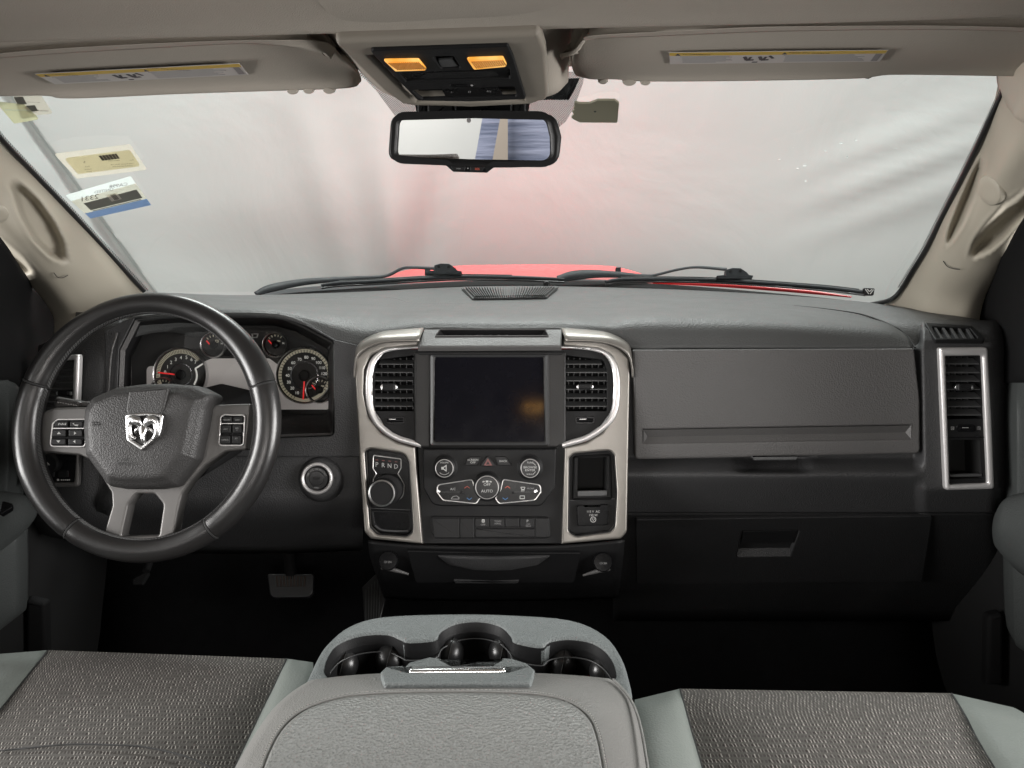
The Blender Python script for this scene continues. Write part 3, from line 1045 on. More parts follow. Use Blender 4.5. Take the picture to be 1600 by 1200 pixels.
def on_glass(name, poly, mt, parent, off, n=10, ny=5):
    """print or paper lying on the inside of the glass: 4-corner patch (TL TR BR BL) or strip of left/right edge points"""
    L, Rr = poly
    rows = []
    for a, b_ in zip(L, Rr):
        rows.append([(a[0] + (b_[0] - a[0]) * k / n, a[1] + (b_[1] - a[1]) * k / n, WNET(a[0] + (b_[0] - a[0]) * k / n, a[1] + (b_[1] - a[1]) * k / n) - off) for k in range(n + 1)])
    return grid(name, rows, mt, parent, 1, 1)


on_glass('dot_band', ([(556, 112), (572, 125), (588, 142), (603, 162), (622, 188), (640, 215)], [(640, 112), (645, 125), (650, 142), (652, 162), (654, 188), (656, 215)]), M['dots'], ws, .004)
on_glass('dot_band', ([(826, 112), (826, 130), (825, 150), (824, 170), (824, 190), (824, 206)], [(914, 112), (911, 130), (904, 150), (896, 170), (884, 190), (862, 208)]), M['dots'], ws, .004)
on_glass('black_band', ([(640, 112), (640, 138), (648, 160), (655, 200)], [(832, 112), (832, 138), (828, 160), (822, 200)]), M['gloss'], ws, .006)
on_glass('black_band', ([(838, 124), (842, 140), (848, 156)], [(906, 122), (898, 140), (889, 156)]), M['gloss'], ws, .006)
# rubber seal down both sides and black border along the bottom
sealL = [(-75, 120, 1.09), (-38, 166, 1.145), (0, 215, 1.19), (52, 270, 1.265), (105, 325, 1.33), (165, 390, 1.41), (225, 455, 1.49)]
sealR = [(1582, 118, 1.10), (1560, 160, 1.15), (1528, 228, 1.20), (1500, 285, 1.27), (1473, 338, 1.335), (1447, 390, 1.40), (1425, 425, 1.45), (1410, 450, 1.48), (1392, 468, 1.50), (1360, 476, 1.55)]
tube('seal', sealL, .0042, M['rubber'], ws, 5, 8)
tube('seal', sealR, .0048, M['rubber'], ws, 5, 8)
on_glass('edge_dots', ([(p[0] + 1, p[1]) for p in sealL], [(p[0] + 8, p[1] - 1) for p in sealL]), M['dots'], ws, .003, n=2)
on_glass('edge_dots', ([(p[0] - 8, p[1] - 1) for p in sealR[:-2]], [(p[0] - 1, p[1]) for p in sealR[:-2]]), M['dots'], ws, .003, n=2)

# dried splashes on the right half of the glass
W = []
for x, y, r in ((1218, 249, 2), (1246, 263, 2.2), (1257, 259, 3.2), (1259, 283, 2), (1314, 224, 3), (1324, 245, 2.6), (1290, 236, 1.6), (1338, 219, 1.6), (1240, 231, 1.4), (1222, 265, 1.2), (1400, 232, 1.4)):
    d = WNET(x, y) - .003
    pl = plane3(P(x - 5, y, WNET(x - 5, y) - .003), P(x + 5, y, WNET(x + 5, y) - .003), P(x, y + 5, WNET(x, y + 5) - .003))
    W.append(lathe('splash', pl, (x, y), [(r, 0), (r * .6, .0004), (.3, .0005)], None, seg=9, sq=.7, raw=True))
mk('splash', *join(W), M['paper_white'], ws, 0)['kind'] = 'stuff'

# ------------------------------------------------------------------ stickers on the glass
def corner_quad(q, rows=4):
    TL, TR, BR, BL = [Vector(p) for p in q]
    return ([tuple(TL.lerp(BL, k / rows)) for k in range(rows + 1)], [tuple(TR.lerp(BR, k / rows)) for k in range(rows + 1)])


def bil(q, u, v):
    a = Vector(q[0]).lerp(Vector(q[1]), u); b_ = Vector(q[3]).lerp(Vector(q[2]), u)
    return tuple(a.lerp(b_, v))


def subq(q, u0, u1, v0, v1):
    return [bil(q, u0, v0), bil(q, u1, v0), bil(q, u1, v1), bil(q, u0, v1)]


def glass_plane(q, off):
    f = lambda p: P(p[0], p[1], WNET(*p) - off)
    return plane3(f(q[0]), f(q[1]), f(q[3]))


def sticker(label, q, mt):
    A = glass_plane(q, .012)
    t = thing('sticker', label, 'sticker', A.at(*bil(q, .5, .5)), 'stickers on the inside of the windshield')
    panel('paper', A, [(*p, 3) for p in q], 0, .0004, mt, t, b=0)
    return t, A


def patch(name, t, A, q, u0, u1, v0, v1, mt, lift=.0006, r=0):
    return panel(name, A, [(*p, r) for p in subq(q, u0, u1, v0, v1)], lift - .0001, lift, mt, t, b=0)


q = [(84, 240), (203, 225), (230, 265), (120, 279)]
t, A = sticker('tan rectangular windshield sticker with a yellow panel and barcode, above the blue edged slip', q, M['paper_tan'])
patch('yellow_panel', t, A, q, .07, .95, .20, .84, M['paper_yellow'], r=4)
V = [bar(A, bil(q, .52 + .014 * k, .27), bil(q, .52 + .014 * k, .46), (.0012, .002, .0008)[k % 3], .0007, .0009) for k in range(17)]
mk('barcode', *join(V), M['paper_ink'], t, 0)['kind'] = 'stuff'
rot = 8
for s, u, v, sz, sx in (('5', .28, .43, 5, 1), ('Red', .27, .60, 2.6, 1.2), ('Pickup', .25, .70, 2.4, 1.2), ('2013', .24, .79, 2.4, 1.2), ('D004712042', .66, .51, 2.2, 1.1), ('Ram', .885, .57, 2.2, 1.1), ('1500 Express Quad Cab', .73, .67, 2.3, 1.1), ('1C6RR7FG2DS551045', .72, .75, 2.2, 1.1)):
    text('lettering', s, A, *bil(q, u, v), sz, .001, M['paper_ink'], t, rot=rot, mirror=True, sx=sx)

q = [(101, 305), (204, 275), (236, 320), (141, 341)]
t, A = sticker('white and tan curled slip with a blue bottom edge and dark band on the windshield', q, M['paper_white'])
patch('tan_panel', t, A, q, 0, 1, .25, .78, M['paper_tan'])
patch('dark_band', t, A, q, .12, .95, .43, .72, M['paper_grey'], .0009)
patch('blue_strip', t, A, q, .0, 1.0, .78, 1.0, M['paper_blue'], .0009)
patch('code_square', t, A, q, .50, .66, .36, .60, M['paper_tan'], .0012)
for s, u, v, sz in (('2331', .26, .30, 9), ('CA998', .76, .16, 6), ('UNITED', .52, .20, 5)):
    text('lettering', s, A, *bil(q, u, v), sz, .0014, M['paper_ink'] if sz > 8 else M['inksoft'], t, rot=13, mirror=True, sx=1.15)
V = [bar(A, bil(q, .56 + .02 * k, .38), bil(q, .56 + .02 * k, .58), .0012, .0014, .0016) for k in range(4)]
V += [bar(A, bil(q, .15 + .016 * k, .735), bil(q, .15 + .016 * k, .765), .001, .0014, .0016) for k in range(48)]
mk('fine_print', *join(V), M['paper_ink'], t, 0)['kind'] = 'stuff'

q = [(20, 150), (63, 147), (83, 177), (36, 182)]
t, A = sticker('tan registration slip with dark squares at the top left corner of the windshield', q, M['paper_tan'])
patch('dark_square', t, A, q, .02, .34, .05, .42, M['paper_grey'])
patch('dark_square', t, A, q, .22, .58, .50, .80, M['paper_grey'])
for s, u, v, sz in (('SERVICE DUE', .60, .35, 2), ('00064', .74, .80, 4), ('NEXT', .40, .82, 2.5)):
    text('lettering', s, A, *bil(q, u, v), sz, .001, M['paper_ink'], t, rot=4, mirror=True, sx=1.2)
q = [(-8, 158), (38, 163), (62, 186), (22, 193)]
t, A = sticker('pale green crumpled slip overlapping the tan one at the top left of the windshield', q, M['paper_green'])
patch('white_crease', t, A, q, .1, .95, .35, .40, M['paper_white'])

# tan tag right of the mirror
tp = glass_plane([(892, 154), (967, 154), (967, 189), (900, 189)], .012)
t = thing('toll_tag', 'plain tan plastic tag stuck on the glass right of the rear-view mirror', 'tag', tp.at(932, 171))
panel('plate', tp, [(897, 176), (893, 181), (897, 184), (906, 188.5, 3), (965, 189, 3), (967.5, 159), (961, 154), (934, 154, 5), (921, 159, 5), (905, 159, 3), (899, 156.5), (897, 161), (899, 163), (896, 166), (898, 169), (894, 172)], 0, .004, M['tag'], t, b=.001)
lathe('rivet', tp, (930, 171), [(2, .004), (1.6, .0046), (.4, .0048)], M['armrest'], t, seg=10)

# ------------------------------------------------------------------ rear-view mirror
mp_ = plane3(P(608, 215, 1.075), P(876, 215, 1.075), P(742, 262, 1.0777))
rm = thing('rearview_mirror', 'black framed rear-view mirror hanging below the overhead console', 'mirror', mp_.at(742, 220))
MO = [(606, 250, 16), (611, 178, 20), (740, 174.5), (868, 177.5, 26), (877.5, 214), (873, 259, 26), (800, 262), (771, 262), (761, 270, 4), (708, 268.5, 4), (697, 259), (640, 254)]
MG = [(620, 246, 12), (624, 185, 12), (740, 182.5), (853, 184, 16), (860, 214), (861, 252, 16), (740, 250)]
panel('housing', mp_, MO, -.028, .006, M['black'], rm, b=.008, seg=5, holes=[MG])
panel('back_shell', mp_, [(612, 236, 14), (617, 188, 14), (740, 180), (850, 182, 14), (869, 212), (868, 246, 14), (740, 256), (620, 248, 12)], -.045, -.018, M['black'], rm, b=.012)
panel('mirror_glass', mp_, MG, -.02, -.0015, M['mirror'], rm, b=.001)
lathe('sensor', mp_, (732.5, 188), [(3.6, -.0015), (3.4, -.0006), (.6, -.0005)], M['labelgrey'], rm, seg=14)
panel('button', mp_, [(704, 259, 2), (728, 259.5, 2), (727, 267, 2), (710, 266.5, 2)], .005, .0075, M['btn'], rm, b=.001)
panel('button', mp_, [(735, 259.8, 2), (759, 260, 2), (753, 268, 2), (735, 267.5, 2)], .005, .0075, M['btn'], rm, b=.001)
text('lettering', 'auto', mp_, 717, 263, 2.6, .0078, M['printdim'], rm, rot=-2)
text('lettering', 'SOS', mp_, 746, 264, 3, .0078, M['red'], rm, rot=-2)
lathe('indicator_dot', mp_, (731.5, 263), [(1.2, .005), (1, .007), (.3, .0072)], M['printdim'], rm, seg=8)
tube('mount_arm', [(742, 215, 1.11), (741, 190, 1.16), (740, 160, 1.22)], [.022, .020, .03], M['black'], rm)
for x0, x1, d in ((652, 668, 1.15), (668, 710, 1.13), (710, 800, 1.125), (800, 822, 1.15)):
    pl = planeT((x0 + x1) / 2, 165, d, -20)
    panel('mount_cover', pl, [(x0 + .5, 150, 2), (x1 - .5, 150, 2), (x1 - .5, 190, 2), (x0 + .5, 190, 2)], -.02, .004, M['gloss'] if x1 == 800 else M['black'], rm, b=.003)

# ------------------------------------------------------------------ pillars
def leaf_disp(leaves):
    def f(px, py, d):
        for poly, depth, w in leaves:
            if not (min(p[0] for p in poly) - 20 < px < max(p[0] for p in poly) + 20): continue
            s = inside_dist(poly, px, py)
            d += depth * smooth(-2, w, s)
            d -= .0025 * math.exp(-((s + 3) / 3.5) ** 2)      # raised lip
        return d
    return f


prt = thing('pillar_trim', 'beige passenger side windshield pillar trim with grab handle hollows', 'pillar trim', P(1450, 480, 1.42))
pr = [[(1566, 100, 1.13), (1590, 100, 1.08), (1620, 98, 1.02), (1650, 96, .98), (1690, 95, .95), (1760, 95, .93)],
      [(1549, 175, 1.17), (1580, 172, 1.11), (1612, 172, 1.06), (1645, 172, 1.03), (1680, 172, 1.02), (1740, 172, 1.04)],
      [(1524, 236, 1.215), (1552, 240, 1.17), (1582, 242, 1.12), (1610, 245, 1.10), (1640, 246, 1.09), (1690, 250, 1.12)],
      [(1500, 288, 1.275), (1524, 294, 1.23), (1548, 298, 1.19), (1576, 303, 1.17), (1602, 308, 1.17), (1640, 318, 1.21)],
      [(1474, 340, 1.335), (1494, 347, 1.29), (1518, 354, 1.25), (1548, 362, 1.23), (1580, 368, 1.235), (1612, 376, 1.28)],
      [(1446, 395, 1.41), (1466, 402, 1.365), (1492, 410, 1.33), (1522, 416, 1.31), (1552, 418, 1.31), (1574, 424, 1.35)],
      [(1416, 446, 1.475), (1436, 452, 1.44), (1462, 458, 1.405), (1494, 462, 1.385), (1524, 464, 1.385), (1542, 468, 1.42)],
      [(1384, 474, 1.53), (1408, 484, 1.49), (1440, 494, 1.44), (1478, 502, 1.41), (1512, 506, 1.40), (1530, 508, 1.44)],
      [(1370, 500, 1.56), (1400, 510, 1.51), (1436, 520, 1.46), (1476, 530, 1.43), (1512, 534, 1.42), (1530, 536, 1.46)]]
LR = [([(1532, 247), (1534, 262), (1522, 310), (1506, 350), (1488, 377), (1480, 382), (1479, 370), (1484, 352), (1500, 312), (1518, 272)], .035, 10),
      ([(1612, 296), (1596, 302), (1570, 318), (1540, 350), (1520, 378), (1515, 396), (1524, 402), (1548, 392), (1572, 372), (1596, 344), (1622, 320)], .05, 14)]
grid('trim_shell', pr, M['pillar'], prt, 12, 9, disp=leaf_disp(LR), solid=.004)
plt = thing('pillar_trim', 'beige driver side windshield pillar trim beside the steering wheel', 'pillar trim', P(150, 480, 1.42))
pL = [[(-70, 100, 1.13), (-110, 100, 1.06), (-150, 98, 1.0), (-190, 96, .97), (-230, 95, .95), (-280, 95, .95)],
      [(-24, 184, 1.17), (-60, 186, 1.11), (-96, 188, 1.06), (-130, 190, 1.03), (-160, 190, 1.02), (-210, 195, 1.04)],
      [(4, 222, 1.205), (-28, 232, 1.15), (-62, 240, 1.10), (-92, 246, 1.07), (-120, 250, 1.06), (-160, 260, 1.09)],
      [(54, 275, 1.27), (24, 284, 1.22), (-8, 296, 1.18), (-36, 306, 1.16), (-62, 314, 1.16), (-95, 326, 1.20)],
      [(106, 329, 1.335), (80, 340, 1.28), (50, 354, 1.24), (24, 366, 1.22), (0, 374, 1.225), (-28, 384, 1.26)],
      [(166, 394, 1.41), (142, 402, 1.36), (114, 412, 1.32), (86, 422, 1.30), (60, 428, 1.30), (36, 434, 1.34)],
      [(226, 459, 1.50), (196, 462, 1.44), (166, 468, 1.40), (134, 476, 1.375), (104, 482, 1.37), (80, 488, 1.41)],
      [(250, 490, 1.54), (214, 496, 1.48), (180, 504, 1.43), (142, 514, 1.40), (108, 520, 1.395), (84, 526, 1.43)]]
LL = [([(15, 292), (22, 286), (34, 288), (60, 312), (84, 345), (100, 378), (102, 400), (95, 408), (78, 402), (52, 376), (28, 334)], .035, 10),
      ([(-70, 330), (-30, 350), (10, 382), (40, 408), (55, 424), (52, 430), (36, 428), (8, 408), (-30, 380), (-70, 360)], .045, 12)]
grid('trim_shell', pL, M['pillar'], plt, 12, 9, disp=leaf_disp(LL), solid=.004)
for t, net, cx, cy, r in ((prt, pr, 1547, 298, 18), (plt, pL, -4, 334, 18)):
    f = make_net(net, 6)
    pl = plane3(*[P(x, y, f(x, y)) for x, y in ((cx - 14, cy), (cx + 14, cy), (cx, cy + 20))])
    pl = Plane(P(cx, cy, f(cx, cy)), pl.n)
    lathe('screw_cap', pl, (cx, cy), [(r, -.012), (r, .0012), (r - 1.2, .0026), (r * .5, .0032), (1, .0034)], M['pillar'], t, seg=30, ang=50)
for t, pts in ((prt, [(1474, 408, 1.352), (1480, 416, 1.343), (1490, 420, 1.330), (1500, 421, 1.322)]), (plt, [(106, 430, 1.315), (98, 434, 1.307), (90, 433, 1.302), (84, 426, 1.298)])):
    tube('joint_line', pts, .0007, M['emboss'], t, 5, 6)
# upper corner where the pillar meets the roof
grid('upper_cover', [[(1560, 84, 1.12), (1600, 80, 1.0), (1660, 70, .93), (1760, 60, .88)], [(1557, 122, 1.13), (1592, 128, 1.03), (1640, 130, .96), (1760, 130, .90)],
                     [(1563, 150, 1.15), (1582, 172, 1.075), (1600, 186, 1.02), (1700, 240, .96)], [(1566, 160, 1.17), (1584, 178, 1.10), (1602, 191, 1.04), (1700, 246, .98)]], M['pillar'], prt, 6, 5, solid=.004)

# ------------------------------------------------------------------ dashboard
dash = thing('dashboard', 'dark grey grained dashboard with upper and lower glove boxes', 'dashboard', P(800, 720, 1.3))
back = [(120, 478, 1.40), (225, 458, 1.51), (320, 460, 1.63), (400, 461, 1.71), (560, 456, 1.83), (770, 447, 1.90), (985, 450, 1.86), (1150, 457, 1.76), (1300, 467, 1.62), (1398, 478, 1.49), (1545, 502, 1.35)]
mid = [(118, 495, 1.36), (235, 470, 1.46), (320, 469, 1.54), (400, 470, 1.6), (560, 466, 1.7), (770, 468, 1.68), (985, 471, 1.62), (1150, 475, 1.55), (1300, 484, 1.47), (1415, 492, 1.39), (1550, 510, 1.325)]
frt = [(116, 524, 1.315), (240, 490, 1.36), (320, 490, 1.40), (400, 488, 1.42), (560, 505, 1.42), (770, 500, 1.42), (985, 505, 1.41), (1150, 505, 1.40), (1300, 505, 1.38), (1430, 508, 1.325), (1556, 528, 1.30)]
frt2 = [(114, 560, 1.30), (240, 520, 1.36), (320, 530, 1.40), (400, 530, 1.42), (560, 540, 1.42), (770, 540, 1.42), (985, 545, 1.41), (1150, 545, 1.40), (1300, 545, 1.36), (1436, 548, 1.29), (1558, 560, 1.285)]
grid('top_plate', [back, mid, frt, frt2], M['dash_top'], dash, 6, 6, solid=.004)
pc = [[(196, 484, 1.40), (200, 487, 1.36), (204, 490, 1.32), (208, 493, 1.295), (211, 496, 1.285)],
      [(300, 463, 1.52), (300, 469, 1.44), (300, 476, 1.35), (300, 482, 1.295), (300, 490, 1.278)],
      [(420, 465, 1.62), (420, 470, 1.52), (424, 477, 1.38), (427, 483, 1.30), (430, 491, 1.276)],
      [(503, 466, 1.66), (500, 474, 1.52), (497, 484, 1.37), (494, 497, 1.295), (490, 512, 1.275)],
      [(604, 464, 1.72), (585, 475, 1.54), (560, 491, 1.36), (543, 509, 1.295), (526, 532, 1.272)],
      [(643, 473, 1.62), (638, 481, 1.52), (605, 494, 1.37), (588, 511, 1.300), (572, 536, 1.272)],
      [(700, 474, 1.61), (690, 483, 1.50), (668, 492, 1.37), (664, 502, 1.318), (660, 514, 1.298)],
      [(770, 474, 1.61), (770, 484, 1.48), (770, 492, 1.37), (770, 502, 1.318), (770, 514, 1.298)],
      [(880, 471, 1.64), (880, 483, 1.48), (878, 492, 1.37), (879, 502, 1.318), (880, 514, 1.298)],
      [(941, 471, 1.62), (940, 483, 1.48), (946, 494, 1.365), (954, 508, 1.300), (962, 524, 1.282)],
      [(988, 461, 1.69), (985, 478, 1.50), (985, 490, 1.365), (985, 505, 1.295), (987, 543, 1.268)],
      [(1069, 463, 1.66), (1069, 478, 1.50), (1069, 490, 1.36), (1069, 505, 1.293), (1069, 543, 1.266)],
      [(1184, 471, 1.57), (1184, 481, 1.47), (1187, 492, 1.355), (1189, 507, 1.290), (1190, 543, 1.264)],
      [(1300, 484, 1.46), (1305, 491, 1.40), (1310, 500, 1.335), (1313, 514, 1.285), (1315, 543, 1.262)],
      [(1370, 497, 1.39), (1378, 503, 1.345), (1383, 511, 1.305), (1386, 522, 1.279), (1389, 543, 1.261)],
      [(1407, 514, 1.335), (1412, 519, 1.311), (1417, 525, 1.29), (1422, 532, 1.275), (1427, 543, 1.262)]]
grid('top_pad', [list(r) for r in zip(*pc)], M['dash_top'], dash, 6, 8, solid=.008)
tube('pad_gap', [(1240, 477, 1.50), (1292, 482.5, 1.445), (1345, 491, 1.392), (1386, 505.5, 1.342), (1413, 521, 1.306), (1430, 543, 1.262)], [.0003, .0008, .0014, .002, .0022, .002], M['emboss'], dash, 5, 6)
spl = plane3(P(1370, 527, 1.285), P(1395, 527, 1.283), P(1382, 520, 1.297))
text('embossed_lettering', 'SRS\nAIRBAG', spl.up(.0035), 1382, 526, 4.2, 0, M['emboss'], dash, sx=1.3)


def rdepth(px, py, d0):
    b = interp(((470, 1.46), (500, 1.44), (532, 1.40), (541, 1.30), (546, 1.285), (700, 1.274), (716, 1.27), (726, 1.252), (738, 1.234), (744, 1.231), (752, 1.236), (800, 1.278), (806, 1.284), (905, 1.375), (960, 1.45)), py)
    c = interp(((480, 1.42), (500, 1.345), (507, 1.312), (515, 1.287), (532, 1.266), (548, 1.258), (765, 1.232), (800, 1.268), (905, 1.375), (960, 1.45)), py)
    s = smooth(1424, 1446, px + (py - 640) * -.02)
    d = b + (c - b) * s
    d += .05 * smooth(1538, 1585, px) ** 2 + .05 * smooth(1560, 1600, px)
    # finger hollow under the upper lid
    m_ = smooth(1146, 1166, px) * (1 - smooth(1252, 1268, px)) * smooth(706, 714, py) * (1 - smooth(734, 740, py))
    v_ = smooth(1470, 1473, px - (py - 556) * .04) * (1 - smooth(1537, 1540, px - (py - 556) * .045)) * smooth(550, 554, py) * (1 - smooth(756, 760, py))
    v_ = max(v_, smooth(0, 3, inside_dist([(1450, 508), (1517, 512.5), (1533, 532), (1463, 531.5)], px, py)) if py < 540 else 0)
    return d + .035 * m_ + .085 * v_


rr = [[(x, y, 0) for x in list(range(958, 1420, 9)) + list(range(1420, 1546, 2)) + list(range(1548, 1591, 6))] for y in [500] + list(range(504, 547, 3)) + [547, 550, 554, 560, 580, 620, 660, 690, 700, 708] + list(range(712, 803, 3))]
grid('fascia', rr, M['dash'], dash, 1, 1, disp=rdepth, solid=.003)
lrr = [[(x, y, 0) for x in list(range(958, 1420, 9)) + list(range(1420, 1546, 6)) + list(range(1548, 1591, 6))] for y in (802, 806, 812, 820, 840, 860, 880, 900, 915, 930, 950, 970)]
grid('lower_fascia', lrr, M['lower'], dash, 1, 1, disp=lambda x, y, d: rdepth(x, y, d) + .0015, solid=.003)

# upper glove box lid with its V groove
G = plane3(P(990, 545, 1.266), P(1426, 543, 1.2645), P(1210, 714, 1.250))
groove = [(1004, 670), (1419.5, 663), (1419.5, 684), (1004, 690.5)]
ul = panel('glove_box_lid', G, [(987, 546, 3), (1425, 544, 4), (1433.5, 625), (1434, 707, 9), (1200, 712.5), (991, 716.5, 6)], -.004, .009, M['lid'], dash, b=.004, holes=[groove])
gv = [G.at(*p, .0088) for p in groove]
ci = [G.at(1012, 682.5, .0005), G.at(1414, 675.5, .0005)]
mk('groove', gv + ci, [(0, 4, 5, 1), (3, 2, 5, 4), (0, 3, 4), (1, 5, 2)], M['lid'], ul, 0, face_eye=True)
panel('latch_button', planeT(1210, 717, 1.238, 20), [(1172, 712.5, 1), (1248, 712, 1), (1242, 719, 2), (1178, 719.5, 2)], 0, .006, M['slat'], dash, b=.002)
# lower glove box
LG = plane3(P(1000, 806, 1.281), P(1440, 803, 1.277), P(1215, 905, 1.368))
hole = [(1158, 826, 3), (1249, 825, 3), (1234, 866, 3), (1150, 867, 3)]
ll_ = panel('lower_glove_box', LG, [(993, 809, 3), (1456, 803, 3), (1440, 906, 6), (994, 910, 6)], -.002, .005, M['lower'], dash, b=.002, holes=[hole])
hq = [LG.at(*p[:2], .004) for p in hole]
din = [LG.at(1162, 829, -.004), LG.at(1245, 828, -.004), LG.at(1238, 850, -.022), LG.at(1158, 850, -.022)]
mk('handle', hq + din, [(4, 5, 6, 7), (0, 1, 5, 4), (1, 2, 6, 5), (2, 3, 7, 6), (3, 0, 4, 7)], M['dash'], ll_, 0, face_eye=True)
panel('pull_flap', LG, [(1161, 828, 2), (1246, 827, 2), (1240, 846, 2), (1158, 847, 2)], -.001, .003, M['black'], ll_, b=.001)

# fascia round the instruments and the driver's knee panel
CS = plane3(P(212, 496, 1.288), P(523, 532, 1.272), P(350, 690, 1.245))
hood_o = [(188, 546), (212, 498, 3), (276, 490), (436, 492), (474, 507, 4), (522, 533, 6), (523, 681, 10), (440, 684), (300, 684), (182, 684, 10)]
panel('cluster_surround', CS, [(165, 516), (208, 495), (275, 487), (430, 489), (490, 511), (525, 531), (562, 540), (560, 580), (572, 713), (440, 713), (170, 713)], -.006, .004, M['dash'], dash, b=.002, holes=[hood_o])
CD = plane3(P(225, 520, 1.40), P(512, 545, 1.385), P(350, 645, 1.365))   # instrument face
hood_i = [(205, 560), (226, 518, 3), (286, 508), (430, 509), (462, 518, 4), (512, 546, 6), (513, 646, 10), (440, 648), (300, 650), (204, 650, 10)]
A_ = [CS.at(p.x, p.y, .003) for p in fillet(hood_o)]
B_ = [CD.at(p.x, p.y, 0) for p in fillet(hood_i)]
loft('cluster_hood', A_, B_, M['black'], dash)
loft('hood_step', [CS.at(p.x, p.y, .0035) for p in fillet([(x - (x - 350) * .012, y - (y - 590) * .02, 4) for x, y in [p[:2] for p in hood_o]])],
     [CS.at(p.x, p.y, -.006) for p in fillet([(x - (x - 350) * .03, y - (y - 590) * .05, 4) for x, y in [p[:2] for p in hood_o]])], M['lid'], dash)
# left shoulder and side vent column
ls = [[(60, 540, 1.34), (90, 528, 1.32), (125, 518, 1.30), (165, 506, 1.30), (190, 500, 1.31)], [(55, 600, 1.33), (85, 590, 1.29), (122, 580, 1.272), (160, 570, 1.272), (186, 560, 1.285)],
      [(50, 660, 1.32), (82, 655, 1.275), (122, 650, 1.258), (156, 645, 1.262), (182, 640, 1.275)], [(50, 720, 1.31), (82, 718, 1.262), (122, 716, 1.246), (156, 714, 1.25), (182, 712, 1.26)],
      [(50, 790, 1.31), (82, 792, 1.262), (122, 794, 1.246), (156, 796, 1.25), (182, 798, 1.26)], [(52, 830, 1.37), (84, 840, 1.33), (122, 846, 1.32), (156, 850, 1.32), (182, 852, 1.32)]]
grid('side_shoulder', ls, M['dash'], dash, 5, 6, solid=.004)
for x0, x1 in ((172, 177),):
    tube('trim_line', [(183, 520, 1.275), (173, 556, 1.262), (169, 620, 1.25)], .002, M['lid'], dash, 4, 6)
kn = [[(168, 709, 1.252), (300, 709, 1.25), (440, 710, 1.25), (568, 711, 1.25)], [(165, 716, 1.245), (300, 716, 1.243), (440, 716, 1.243), (570, 716, 1.243)],
      [(160, 760, 1.24), (300, 760, 1.235), (440, 760, 1.235), (570, 760, 1.238)], [(150, 798, 1.25), (300, 800, 1.245), (440, 800, 1.245), (568, 798, 1.25)], [(150, 860, 1.36), (300, 865, 1.36), (440, 865, 1.36), (566, 860, 1.35)]]
grid('knee_panel', kn, M['dash'], dash, 6, 5, solid=.004)
# lower centre: body below the radio with its tray
lcb = [[(575, 846, 1.235), (650, 852, 1.228), (768, 854, 1.225), (886, 852, 1.228), (976, 844, 1.235)], [(578, 870, 1.24), (650, 876, 1.232), (768, 878, 1.23), (886, 876, 1.232), (974, 870, 1.24)],
       [(590, 905, 1.27), (650, 912, 1.262), (768, 916, 1.26), (886, 912, 1.262), (970, 905, 1.27)], [(600, 935, 1.33), (650, 938, 1.33), (768, 940, 1.33), (886, 938, 1.33), (966, 935, 1.33)]]
grid('centre_skirt', lcb, M['black'], dash, 6, 5, solid=.004)
T_ = plane3(P(640, 858, 1.223), P(904, 860, 1.223), P(770, 910, 1.250))
tr_ = panel('ash_tray', T_, [(636, 858, 2), (770, 861), (907, 861, 2), (897, 908, 6), (650, 908, 6)], 0, .005, M['black'], dash, b=.002)
dome('scooped_face', T_, [(682, 864, 2), (770, 866), (862, 864, 2), (842, 878), (800, 886), (770, 887), (740, 886), (700, 878)], [(1, .005), (.96, .008), (.8, .0095), (.3, .010)], M['dash'], tr_)
panel('pull_lip', T_, [(708, 901, 2), (770, 904), (812, 902, 2), (808, 907, 2), (712, 907, 2)], .004, .008, M['dash'], tr_, b=.002)
for cx, cy, s in ((608, 876, '12V 20A'), (941, 878, '12V 20A')):
    pl = planeT(cx, cy, 1.232, 25)
    so = lathe('power_socket', pl, (cx, cy), [(15, 0), (15, .012), (13.5, .014), (2, .0145)], M['gloss'], dash, seg=28)
    text('lettering', s, pl, cx, cy + 2, 3, .0148, M['printdim'], so, sx=.8)
    sgn = 1 if cx < 768 else -1
    tube('ledge', [(cx - 12 * sgn, cy + 11, 1.228), (cx + 6 * sgn, cy + 14, 1.226), (cx + 30 * sgn, cy + 21, 1.232)], [.003, .004, .002], M['lid'], dash, 4, 8)
# defrost grille with ribs, sunload sensor
DP = plane3(P(723, 451, 1.845), P(871, 449.5, 1.845), P(797, 468, 1.69))
gr_ = panel('defrost_grille', DP.up(.004), [(723, 451, 1), (871, 449, 1), (854.5, 466, 2), (738, 468, 2)], 0, .003, M['slat'], dash, b=.001)
V = []
for k in range(34):
    t_ = (k + .5) / 34
    V.append(bar(DP.up(.007), (726 + 142 * t_, 451.5 - t_), (741 + 111 * t_, 466.4 - 1.6 * t_), .0016, 0, .006))
for k, w_ in enumerate(V):
    mk('rib', *w_, M['dash_top'], gr_, 0)
tube('grille_edge', [(722, 451, 1.84), (737, 468.3, 1.685), (797, 467.6, 1.685), (855, 466.5, 1.69), (872, 449, 1.84)], .0018, M['dash_top'], dash, 1, 6)
lathe('light_sensor', DP, (854, 446), [(5, -.004), (5, .006), (4, .010), (1, .013)], M['gloss'], dash, seg=16)
